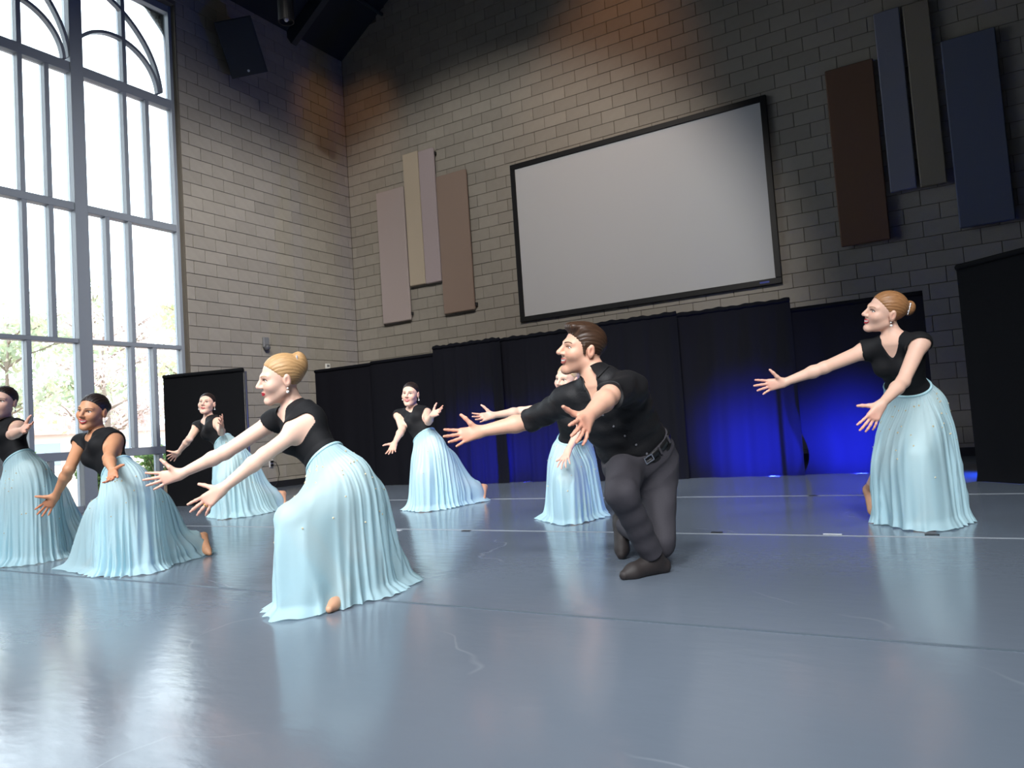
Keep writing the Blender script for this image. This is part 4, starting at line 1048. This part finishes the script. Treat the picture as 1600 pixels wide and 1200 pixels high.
        patch(root, O, to_w, 'eyebrow', bm, np.linspace(0, 1, 11), np.linspace(0, 1, 3), lambda U, V_: sx * (.013 + .036 * U), lambda U, V_: .021 + .008 * np.sin(U * 2.0) - .004 * U * U + V_ * (.0055 if man else .0036) * (1 - .6 * U), man, mouth, .0012)
    m_lip = mat('lips_%d_%d_%d' % lips, S(*lips), rough=.35)
    hw = .027 if mouth == 'open' else .025 if mouth == 'smile' else .021
    gap = .010 if mouth == 'open' else .005 if mouth == 'smile' else .0
    rise = .009 if mouth != 'closed' else .003
    us = np.linspace(-1, 1, 15); vv = np.linspace(0, 1, 4)
    mid = lambda u: -.0575 + rise * u * u
    prof = lambda u: np.sqrt(np.maximum(0, 1 - u * u))
    patch(root, O, to_w, 'upper_lip', m_lip, us, vv, lambda U, V_: hw * U, lambda U, V_: mid(U) + gap * .5 * prof(U) + V_ * .0072 * prof(U) * (1 - .2 * np.exp(-(U / .16) ** 2)), man, mouth, .0016)
    patch(root, O, to_w, 'lower_lip', m_lip, us, vv, lambda U, V_: hw * U, lambda U, V_: mid(U) - gap * .5 * prof(U) - V_ * .0088 * prof(U), man, mouth, .0018)
    if gap > 0:
        patch(root, O, to_w, 'teeth', m_teeth, us, vv, lambda U, V_: hw * .93 * U, lambda U, V_: mid(U) + gap * .5 * prof(U) - V_ * gap * (.75 if mouth == 'open' else 1) * prof(U), man, mouth, .0008)
    # ---------------- hair
    H = Field(J['head'] - .185, J['head'] + .185, min(h, .004))
    def hair_sdf(P):
        L = to_l(P)
        if man:
            d = d_ell(L, (0, -.016, .037), (.0755, .094, .082))
            d = smin(d, d_ell(L, (0, .026, .098), (.054, .060, .022)), .03)           # lifted top
            d = smin(d, d_cap(L, np.array((-.03, .074, .092)), np.array((.03, .070, .098)), .012, .012), .02)
            d = smax(d, .73 * L[..., 1] - .68 * L[..., 2] - .010, .010)
            d = smax(d, -(L[..., 2] + .075 + .2 * L[..., 1]), .01)
            d = smin(d, d_cap(np.concatenate([np.abs(L[..., :1]), L[..., 1:]], -1), np.array((.0705, .022, .02)), np.array((.069, .016, -.012)), .008, .006), .008)
        else:
            d = d_ell(L, (0, -.016, .036), (.0760, .0955, .0825))
            x2 = L[..., 0] ** 2
            d = smax(d, .73 * L[..., 1] - .68 * L[..., 2] - .0015 + 1.0 * x2, .006)
            d = smax(d, -(L[..., 2] + .078 + .15 * L[..., 1]), .012)
            bx, by, bz, b1, b2, b3 = bun
            d = smin(d, d_ell(L, (bx, by, bz), (b1, b2, b3)), .012)
            A = np.concatenate([np.abs(L[..., :1]), L[..., 1:]], -1)
            d = smax(d, -(d_ell(A, (.080, -.010, -.004), (.014, .019, .032))), .004)
        # combed strands
        st = np.arctan2(L[..., 0], L[..., 2] + .02)
        return (d + .0009 * np.sin(st * 46 + 25 * L[..., 1]) + .0006 * np.sin(st * 83 - 30 * L[..., 1])) * hs
    H.add(hair_sdf, J['head'] - .175, J['head'] + .175, .002)
    HV, HQ = H.mesh('hair')
    hme = fast_mesh('hair', HV, HQ, O)
    hl = to_l(HV); strand = np.stack([np.arctan2(hl[:, 0], hl[:, 2] + .03) * .6, hl[:, 1] * 1.2, np.zeros(len(hl))], 1)   # runs along the combing direction
    sa = hme.attributes.new('Strand', 'FLOAT_VECTOR', 'POINT'); sa.data.foreach_set('vector', strand.astype(np.float32).ravel())
    link('hair', hme, hair_mat('hair_' + hair[0], *hair[1:3]), root)
    if not man:
        for sx in (-1, 1):
            e = to_w((.080 * sx, -.008, -.036)); e2 = e - np.array((0, 0, .016 * hs))
            MB().ellipsoid(e, (.0045,) * 3).ellipsoid(e2, (.0075,) * 3).build('earring', m_pearl, root, O, True)
    if ornament:
        mb = MB(); r = random.Random(seed)
        bx, by, bz, b1, b2, b3 = bun
        sgn = 1 if J['shL'] @ CAM_F < J['shR'] @ CAM_F else -1
        for i in range(18):
            a = -1.0 + 2.3 * i / 17; v = unit(np.array((sgn * .80, .30, 1.1 * math.sin(a))))
            v = v / math.sqrt(sum((v[k_] / (b1, b2, b3)[k_]) ** 2 for k_ in range(3)))
            p = to_w((bx + v[0] * 1.06, by + v[1] * 1.06, bz + v[2] * 1.06))
            mb.ellipsoid(p, (r.uniform(.003, .0062),) * 3, None, 6, 4)
        mb.build('hair_comb', m_gem2, root, O)
    if ring:
        hb, hd, ht, hn = hand_bones(J['wrL'], J['tipL'], J['thumbL'], True, sc * .98, curl=.14)
        a, b = hb[13 - 4][0], hb[13 - 4][1]                  # first ring-finger joint
        c = a + (b - a) * .45; dd = unit(b - a); e1 = unit(np.cross(dd, hn)); e2 = np.cross(dd, e1)
        MB().tube([c + .0105 * (math.cos(t) * e1 + math.sin(t) * e2) for t in np.linspace(0, 2 * math.pi, 17)], .0022, 6, False).build('finger_ring', mat('gold', S(220, 180, 90), rough=.2, metal=1), root, O, True)
    return root, O, J, T, q, to_w, hs

def torso_field(J, T, q, grow, h, t_lo, man=False):
    lo, hi = T.box(.19)
    lo = np.minimum(lo, np.minimum(J['shL'], J['shR']) - .10); hi = np.maximum(hi, np.maximum(J['shL'], J['shR']) + .10)
    F = Field(lo, hi, h)
    F.add(lambda P: T.dist(P) - grow, *T.box(.19), k=.01)
    for sd in 'LR':
        F.cap(J['neck'] - T.U * q(.012), J['sh' + sd], q(.050) + grow, q(.050) + grow, q(.05))
        F.cap(J['sh' + sd], J['sh' + sd] + (J['el' + sd] - J['sh' + sd]) * .3, q(.050) + grow, q(.046) + grow, q(.045))
    if not man:
        for sx in (-.45, .45):
            c = T.at(.70, sx, .80); F.add(lambda P, c=c: np.linalg.norm(P - c, axis=-1) - q(.050) - grow, c - .07, c + .07, q(.05))
    return F, lo, hi

def leotard(root, O, J, T, q, h):
    F, lo, hi = torso_field(J, T, q, .006, h, .10)
    # keep only what lies above the waistline
    sl, P = F.region(lo, hi)
    F.f[sl] = smax(F.f[sl], (.12 - ((P - T.p0) @ T.U) / T.S).astype(np.float32) * T.S, .004)
    Ls, Fs = T.axes(1.0)
    for sd, sg in (('L', 1), ('R', -1)):                  # armholes
        sh, el = J['sh' + sd], J['el' + sd]; d = unit(el - sh)
        a = sh + d * q(.035) + Ls * sg * q(.014); b = sh + d * q(.3) + Ls * sg * q(.02)
        F.f[sl] = smax(F.f[sl], -d_cap(P, a, b, q(.064), q(.066)), .006)
    # neckline: an opening round the neck that dips to a point in front
    n0 = J['neck']; up_ = unit(J['head'] - n0)
    g_ = smin(d_cap(P, n0 + T.U * q(.012) + Fs * q(.012), n0 + up_ * .2, q(.064), q(.064)), d_cap(P, n0 + T.U * q(.01) + Fs * q(.06), n0 - T.U * q(.055) + Fs * q(.105), q(.046), q(.016)), .02)
    F.f[sl] = smax(F.f[sl], -g_, .006)
    V, Q = F.mesh('top'); link('leotard_top', fast_mesh('leotard_top', V, Q, O), m_top, root)

def hull(pts):
    pts = sorted(map(tuple, pts)); 
    def half(ps):
        out = []
        for p in ps:
            while len(out) > 1 and (out[-1][0] - out[-2][0]) * (p[1] - out[-2][1]) - (out[-1][1] - out[-2][1]) * (p[0] - out[-2][0]) <= 0: out.pop()
            out.append(p)
        return out
    a, b = half(pts), half(pts[::-1]); return np.array(a[:-1] + b[:-1])
def ray_hull(Hp, c, dirs):
    """distance from c to the hull outline along each direction"""
    A = Hp; B = np.roll(Hp, -1, 0); E = B - A; R_ = np.zeros(len(dirs))
    for i, d in enumerate(dirs):
        den = d[0] * E[:, 1] - d[1] * E[:, 0]; w = A - c
        with np.errstate(divide='ignore', invalid='ignore'):
            t = (w[:, 0] * E[:, 1] - w[:, 1] * E[:, 0]) / den; u = (w[:, 0] * d[1] - w[:, 1] * d[0]) / den
        ok = (np.abs(den) > 1e-9) & (t > 0) & (u > -1e-6) & (u < 1 + 1e-6)
        R_[i] = t[ok].max() if ok.any() else .1
    return R_

def skirt(root, O, J, T, q, hem, seed, cover, gems, tw=.30, pool=.03, fold=1.0, flare=.06, taut=.65):
    r = random.Random(seed); NT, NL = 280, 46
    Lh = unit(np.array((T.Lh[0], T.Lh[1], 0))); Fh = np.array((Lh[1], -Lh[0], 0))
    phi = np.linspace(0, 2 * math.pi, NT, endpoint=False)
    dirs = np.outer(np.cos(phi), Lh[:2]) + np.outer(np.sin(phi), Fh[:2])
    a, b = T.ab(tw); L3, F3 = T.axes(tw); cw = T.p0 + T.U * T.S * tw + F3 * T.off(tw)
    W = cw + np.outer(np.cos(phi) * (a + .009), L3) + np.outer(np.sin(phi) * (b + .009), F3)
    smp = []
    def ring(c, rad, n=14):
        for t in np.linspace(0, 2 * math.pi, n, endpoint=False): smp.append((c[0] + rad * math.cos(t), c[1] + rad * math.sin(t), c[2]))
    pel = T.p0
    ring(pel + T.U * q(.02), q(.175)); ring(pel, q(.18))
    for sd in 'LR':
        cv = cover[0 if sd == 'L' else 1]
        for t in np.linspace(0, 1, 12): ring(J['hip' + sd] + (J['kn' + sd] - J['hip' + sd]) * t, q(.098 - .030 * t) + .032, 10)
        for t in np.linspace(0, cv, 10): ring(J['kn' + sd] + (J['an' + sd] - J['kn' + sd]) * t, q(.068 - .012 * t) + .034, 10)
    for t in (-.22, -.12, -.04, .06, .16):
        for an_ in np.linspace(0, 2 * math.pi, 20, endpoint=False): smp.append(tuple(T.at(t, math.cos(an_), math.sin(an_), .02)))
    for x, y in hem: ring(np.array((x, y, .02)), .012, 6)
    smp = np.array(smp); c = pel[:2]
    def body_d(P):
        d = T.dist(P)
        for sd in 'LR':
            hp, kn, an = J['hip' + sd], J['kn' + sd], J['an' + sd]; cv = cover[0 if sd == 'L' else 1]
            d = smin(d, d_cap(P, hp, kn, q(.088), q(.056)), q(.05)); d = smin(d, d_cap(P, kn, kn + (an - kn) * max(.05, cv - .1), q(.055), q(.042)), q(.03))
        return d
    always = np.concatenate([W[:, :2], smp[:28, :2]])
    zt = np.linspace(W[:, 2].max(), 0, 48); tab = []
    for z in zt:
        sel = smp[smp[:, 2] >= z][:, :2]
        tab.append(ray_hull(hull(np.concatenate([always, sel])), c, dirs))
    tab = np.array(tab)
    k = np.exp(-.5 * (np.arange(-6, 7) / 2.4) ** 2); k /= k.sum()
    tab = sum(np.roll(tab, i - 6, 1) * k[i] for i in range(13))
    kz = np.array([.1, .2, .4, .2, .1]); pad = np.pad(tab, ((2, 2), (0, 0)), 'edge'); tab = sum(pad[i:i + len(tab)] * kz[i] for i in range(5))
    # taut cloth: straight from one support to the next down each side
    ih = int(np.argmin(np.abs(zt - max(pel[2] - .02, .2))))
    tab[-1] = np.maximum(tab[-1], tab[ih] + flare)
    env = tab.copy()
    for t in range(NT):
        st = []
        for i in range(len(zt)):
            while len(st) > 1 and (tab[st[-1], t] - tab[st[-2], t]) * (i - st[-2]) <= (tab[i, t] - tab[st[-2], t]) * (st[-1] - st[-2]): st.pop()
            st.append(i)
        env[:, t] = np.interp(np.arange(len(zt)), st, tab[st, t])
    tab = taut * env + (1 - taut) * tab
    ns = [(r.choice([8, 10, 11]), r.uniform(0, 6.28), .9), (r.choice([15, 17, 19]), r.uniform(0, 6.28), .8), (r.choice([25, 28, 31]), r.uniform(0, 6.28), .6), (4, r.uniform(0, 6.28), .4)]
    vs, fol = [], []
    for j in range(NL + 1):
        s = (j / NL) ** .9
        zz = W[:, 2] * (1 - s) + .008 * s
        idx = np.clip(np.interp(-zz, -zt, np.arange(len(zt))), 0, len(zt) - 1.001); i0 = idx.astype(int); fr = idx - i0
        Rr = tab[i0, np.arange(NT)] * (1 - fr) + tab[i0 + 1, np.arange(NT)] * fr
        mod = .65 + .35 * np.sin(2 * phi + ns[1][1] + 2 * s)
        wv = sum(am * np.sin(n_ * phi + ph + .9 * math.sin(2.5 * s + ph)) for n_, ph, am in ns) / 1.5
        wv = (1 - np.abs(np.sin(wv * 1.4))) * 2 - 1                    # sharp ridges, broad hollows
        amp = (.003 + .030 * s ** 1.25) * fold * mod
        f2 = amp * wv
        if s > .95: f2 = f2 + pool * ((s - .95) / .05) * (1 + .7 * np.sin(3 * phi + ns[0][1]))
        if 0 < s < .35: f2 = f2 + .0035 * np.sin(58 * phi + 3 * np.sin(5 * phi)) * (1 - s / .35)   # gathers below the band
        fol.append(f2)
        xy = c + dirs * Rr[:, None]
        e = min(1, s / .28); e = e * e * (3 - 2 * e)
        vs.append(np.concatenate([W[:, :2] * (1 - e) + xy * e, zz[:, None]], 1))
    V = np.concatenate(vs); Q = []
    ease = np.repeat(np.interp(np.arange(NL + 1) / NL, [0, .12, .4, 1], [.008, .014, .020, .022]), NT)
    for it in range(14):                                  # keep the cloth outside the body, then relax it
        d = body_d(V); need = np.maximum(0, ease - d); need[:NT] = 0
        g = np.stack([body_d(V + np.eye(3)[k_] * .004) - d for k_ in range(3)], 1); g /= np.linalg.norm(g, axis=1, keepdims=True) + 1e-6
        V = V + g * (need * .9)[:, None]
        if it < 12:
            A = V.reshape(NL + 1, NT, 3)
            for _ in range(3):
                av = (np.roll(A, 1, 1) + np.roll(A, -1, 1)) / 2; av[1:-1] = av[1:-1] * .5 + (A[2:] + A[:-2]) * .25
                A[1:-1] = A[1:-1] * .5 + av[1:-1] * .5
            V = A.reshape(-1, 3)
    A = V.reshape(NL + 1, NT, 3); rad = ((A[:, :, :2] - c) * dirs).sum(-1); mono = rad.copy()
    for j in range(int(NL * .3), NL + 1): mono[j] = np.maximum(mono[j], mono[j - 1] - .0015)
    A[:, :, :2] += dirs * (mono - rad)[..., None]; V = A.reshape(-1, 3)
    V[:, :2] += np.tile(dirs, (NL + 1, 1)) * np.concatenate(fol)[:, None]
    d = body_d(V); need = np.maximum(0, .010 - d); need[:NT] = 0
    g = np.stack([body_d(V + np.eye(3)[k_] * .004) - d for k_ in range(3)], 1); g /= np.linalg.norm(g, axis=1, keepdims=True) + 1e-6
    V = V + g * need[:, None]
    V[-NT:, 2] = .006 + .004 * np.sin(23 * phi)
    V[:, 2] = np.maximum(V[:, 2], .004)
    for j in range(NL):
        i = np.arange(NT); i2 = (i + 1) % NT
        Q.append(np.stack([j * NT + i, (j + 1) * NT + i, (j + 1) * NT + i2, j * NT + i2], 1))
    me = fast_mesh('skirt', V, np.concatenate(Q), O)
    sk = link('skirt', me, m_skirt, root)
    wb = MB(); ring0 = [tuple(p) for p in W[::4]] ; ring0.append(ring0[0])
    wb.tube([np.array(p) + T.U * .002 for p in ring0], .0075, 8, False).build('waistband', m_band, sk, O, True)
    if gems:
        mb = MB(); vg = V.reshape(NL + 1, NT, 3)
        for i in range(gems):
            j = min(NL - 6, 2 + int(abs(r.gauss(0, 11)))); t = r.randrange(NT); p = vg[j, t]; nrm = np.array((dirs[t][0], dirs[t][1], 0.15))
            s_ = r.uniform(.004, .007); p = p + unit(nrm) * .003
            e1 = unit(np.cross(nrm, (0, 0, 1))); e2 = np.cross(unit(nrm), e1); nn = unit(nrm)
            mb.add([p + e1 * s_, p + e2 * s_, p - e1 * s_, p - e2 * s_, p + nn * s_ * .7, p - nn * s_ * .3], [(0, 1, 4), (1, 2, 4), (2, 3, 4), (3, 0, 4), (1, 0, 5), (2, 1, 5), (3, 2, 5), (0, 3, 5)])
        o = mb.build('rhinestones', m_gem, sk, O); o['kind'] = 'stuff'
    return sk

def dancer(key, sc, h, skin, hair, label, cover, gems, mouth='smile', ornament=False, ring=False, seed=1, fold=1.0, tw=.30, pool=.03, flare=.06, taut=.65, **kw):
    root, O, J, T, q, to_w, hs = person(key, sc, h, skin, hair, label, mouth=mouth, ornament=ornament, ring=ring, seed=seed, **kw)
    leotard(root, O, J, T, q, max(h, .004))
    skirt(root, O, J, T, q, PEOPLE[key]['hem'], seed, cover, gems, tw=tw, pool=pool, fold=fold, flare=flare, taut=taut)
    return root

FAIR = (220, 180, 160); PALE = (224, 185, 166); TAN = (196, 142, 108)
BLOND = ('blond', (202, 164, 116), (142, 104, 66)); DARKBLOND = ('brown_blond', (176, 128, 84), (112, 76, 48)); DARK = ('dark', (44, 32, 30), (22, 17, 17)); PALEBL = ('bpale', (214, 188, 150), (176, 146, 108))
dancer('A', .97, .0045, FAIR, DARK, 'dark-haired person in pale blue skirt by the window, palm raised at shoulder height', (1, .95), 50, 'closed', seed=11)
dancer('B', .95, .0040, TAN, DARK, 'tan dark-haired person in pale blue skirt kneeling, smiling broadly with pearl earring', (1, .93), 60, 'open', seed=12)
dancer('C', .98, .0050, FAIR, DARK, 'dark-haired person in pale blue skirt lunging before the lone drape', (1, .85), 20, 'closed', lips=(170, 70, 72), seed=13)
dancer('D', .97, .0037, PALE, BLOND, 'blond person with crystal hair comb, pale blue skirt, both arms stretched toward the window', (1, 1), 90, 'closed', ornament=True, ring=True, seed=14, bun=(0, -.088, .058, .042, .040, .058))
dancer('E', .97, .0050, FAIR, DARK, 'dark-haired person in pale blue skirt lunging before the flat black drapes', (.85, 1), 30, 'smile', lips=(190, 70, 76), seed=15)
dancer('F', .97, .0048, PALE, PALEBL, 'pale blond person in blue skirt half hidden behind the man', (1, .9), 50, 'open', lips=(196, 70, 76), seed=16)
dancer('H', 1.0, .0038, FAIR, DARKBLOND, 'blond person with curled bun, pale blue skirt, standing bent near the wing drape', (1, .0), 110, 'open', ornament=True, seed=18, bun=(0, -.118, .036, .034, .032, .040), pool=.02, flare=.03)

# ---- the man in black
root, O, J, T, q, to_w, hs = person('G', 1.07, .0039, (218, 170, 146), ('short_brown', (78, 54, 38), (38, 27, 20)), 'bearded man in black rolled-sleeve shirt and charcoal trousers lunging with arms out', man=True, mouth='open', lips=(176, 96, 88), seed=17)
m_shirt = cloth_mat('black_shirt_cloth', S(21, 21, 24), transl=0, rough=.6, bump=.2, scale=45, noise=.06, spec=.35)
m_trouser = cloth_mat('charcoal_trousers', S(62, 60, 66), transl=0, rough=.75, bump=.15, scale=60, noise=.06, spec=.25)
m_leather = mat('black_leather', S(20, 20, 22), rough=.35)
m_shoe = mat('black_dance_shoe', S(38, 32, 32), rough=.65, noise=.1, scale=30)
h = .004
lo = np.minimum.reduce([J[k] for k in ('pelvis', 'neck', 'shL', 'shR', 'elL', 'elR')]) - .2; hi = np.maximum.reduce([J[k] for k in ('pelvis', 'neck', 'shL', 'shR', 'elL', 'elR')]) + .2
F = Field(lo, hi, h)
F.add(lambda P: T.dist(P) - .016, *T.box(.21), k=.01)
for sd in 'LR':
    sh, el, wr = J['sh' + sd], J['el' + sd], J['wr' + sd]
    F.cap(J['neck'] - T.U * q(.014), sh, q(.059), q(.064), q(.055)); e2 = sh + (el - sh) * .97
    F.cap(sh, e2, q(.068), q(.056), q(.05)); d = unit(el - sh)
    F.cap(sh + (el - sh) * .86, e2, q(.058), q(.061), q(.006))               # rolled cuff
sl, P = F.region(lo, hi)
tt = ((P - T.p0) @ T.U) / T.S
F.f[sl] = smax(F.f[sl], ((.07 - tt) * T.S).astype(np.float32), .012)
for sd in 'LR':
    sh, el = J['sh' + sd], J['el' + sd]; d = unit(el - sh); e2 = sh + (el - sh) * .98
    far = ((P - (sh + el) / 2) @ d > 0) & (np.linalg.norm(P - el, axis=-1) < q(.17))
    F.f[sl] = np.where(far, smax(F.f[sl], ((P - e2) @ d).astype(np.float32), .004), F.f[sl])
Ls, Fs = T.axes(1.0)
n0 = J['neck']; up_ = unit(J['head'] - n0)
g_ = smin(d_cap(P, n0 + T.U * q(.022) + Fs * q(.006), n0 + up_ * .2, q(.063), q(.063)), d_cap(P, n0 + T.U * q(.015) + Fs * q(.06), n0 - T.U * q(.06) + Fs * q(.118), q(.036), q(.010)), .015)
F.f[sl] = smax(F.f[sl], -g_, .005)
wr_ = (.0035 * np.sin(tt * 38 + 9 * ((P - T.p0) @ Ls)) + .003 * np.sin(70 * ((P - T.p0) @ unit(Ls + T.U * .6)))).astype(np.float32)
F.f[sl] += wr_ * np.clip(1 - np.abs(F.f[sl]) / .03, 0, 1)
V, Q = F.mesh('shirt'); sh_o = link('shirt', fast_mesh('shirt', V, Q, O), m_shirt, root)
# collar: two raised leaves round the neck
nkA = unit(to_w((0, -.022, -.045)) - J['neck'])
e1 = unit(Ls - (Ls @ nkA) * nkA); e2 = np.cross(e1, nkA)
vs, fs = [], []; NA = 29
for i in range(NA):
    a = math.radians(-60 + 300 * i / (NA - 1)); dr = -math.cos(a - math.pi / 2) * e2 * 1.0 + math.sin(a - math.pi / 2) * e1
    a2 = math.radians(25 + (155 + 0) * 2 * (i / (NA - 1)) - 0)
    ang = math.radians(30) + (2 * math.pi - math.radians(60)) * i / (NA - 1)
    dr = math.cos(ang) * e2 + math.sin(ang) * e1                      # opens towards the chest
    front = max(0, math.cos(ang))
    for rad, zz in ((.066, .006), (.065, .046), (.070, .052), (.088, .012 - .045 * front)):
        vs.append(J['neck'] + dr * q(rad) + nkA * q(zz) + Fs * q(.008))
for i in range(NA - 1):
    for j in range(3): fs.append((i * 4 + j, (i + 1) * 4 + j, (i + 1) * 4 + j + 1, i * 4 + j + 1))
MB().add(vs, fs).build('collar', m_shirt, sh_o, O, True)
for t_ in (.22, .36, .50, .64, .78):
    p = T.at(t_, .05, 1.0, .0185); F_ = T.axes(t_)[1]
    MB().tube([p, p + F_ * .003], .0055, 12).build('button', mat('shirt_button', S(120, 120, 126), rough=.2), sh_o, O)
# trousers
lo = np.minimum.reduce([J[k] for k in ('pelvis', 'knL', 'knR', 'anL', 'anR')]) - .22; hi = np.maximum.reduce([J[k] for k in ('pelvis', 'knL', 'knR', 'anL', 'anR')]) + .25
F = Field(lo, hi, h)
F.add(lambda P: smax(T.dist(P) - .021, ((P - T.p0) @ T.U) - .20 * T.S, .004), *T.box(.21), k=.01)
for sd in 'LR':
    hp, kn, an = J['hip' + sd], J['kn' + sd], J['an' + sd]
    F.cap(hp, kn, q(.096), q(.068), q(.05)); d = unit(an - kn); e_ = kn + (an - kn) * .90
    F.add(lambda P, kn=kn, e_=e_, d=d: smax(d_cap(P, kn, e_ + d * .05, q(.066), q(.051)), (P - e_) @ d, .004), np.minimum(kn, e_) - .09, np.maximum(kn, e_) + .09, q(.03))
sl, P = F.region(lo, hi)
wr_ = (.0022 * np.sin(34 * (P[..., 2] + .8 * P[..., 0]) + 2.5 * np.sin(14 * P[..., 1])) + .0015 * np.sin(61 * (P[..., 2] - .6 * P[..., 1]) + 2 * np.sin(19 * P[..., 0]))).astype(np.float32)
F.f[sl] += wr_ * np.clip(1 - np.abs(F.f[sl]) / .03, 0, 1)
V, Q = F.mesh('trousers'); tr = link('trousers', fast_mesh('trousers', V, Q, O), m_trouser, root)
def band(t0, t1, grow, name, m, par):
    vs, fs = [], []; K = 64
    for t_, g_ in ((t0, grow), (t1, grow), (t1, grow - .006), (t0, grow - .006)):
        for i in range(K):
            a = 2 * math.pi * i / K; vs.append(T.at(t_, math.cos(a), math.sin(a), g_))
    for j in range(4):
        for i in range(K): fs.append((j * K + i, j * K + (i + 1) % K, ((j + 1) % 4) * K + (i + 1) % K, ((j + 1) % 4) * K + i))
    return MB().add(vs, fs).build(name, m, par, O, True)
band(.135, .200, .0265, 'belt', m_leather, tr)
p = T.at(.168, -.03, 1.0, .028); Lx, Fx = T.axes(.168)
bk = MB()
for du, dz, wu, wz in ((-.022, 0, .003, .018), (.022, 0, .003, .018), (0, .016, .025, .003), (0, -.016, .025, .003)):
    bk.obox(p + Lx * du + T.U * dz, Lx * wu, T.U * wz, Fx * .003)
bk.build('buckle', mat('buckle_steel', S(190, 190, 195), rough=.25, metal=.9), tr, O)
for cu in (-.75, .75, .35): MB().obox(T.at(.168, cu, math.sqrt(1 - cu * cu), .029), Lx * .006, T.U * .022, Fx * .003, .001).build('belt_loop', m_trouser, tr, O)
for sd in 'LR':
    an, toe, kn = J['an' + sd], J['toe' + sd], J['kn' + sd]
    F = Field(np.minimum(an, toe) - .16, np.maximum(an, toe) + .16, h)
    fd = unit(toe - an); heel = an - unit(np.array((fd[0], fd[1], 0))) * q(.045) - np.array((0, 0, q(.035))) * (an[2] > .05)
    if an[2] > .1: heel = an + unit(an - kn) * q(.035) + unit(an - toe) * q(.02)
    heel[2] = max(heel[2], .028); ball = an + (toe - an) * .72; ball[2] = max(ball[2] * .7, .029); tp = toe.copy(); tp[2] = .021
    for a, b, r1, r2 in ((an + (kn - an) * .16, an, .040, .040), (an, heel, .040, .033), (an, ball, .040, .032), (heel, ball, .032, .032), (ball, tp, .034, .022)): F.cap(a, b, q(r1), q(r2), q(.02))
    V, Q = F.mesh('shoe'); V[:, 2] = np.maximum(V[:, 2], .0015); link('dance_shoe', fast_mesh('dance_shoe', V, Q, O), m_shoe, root)
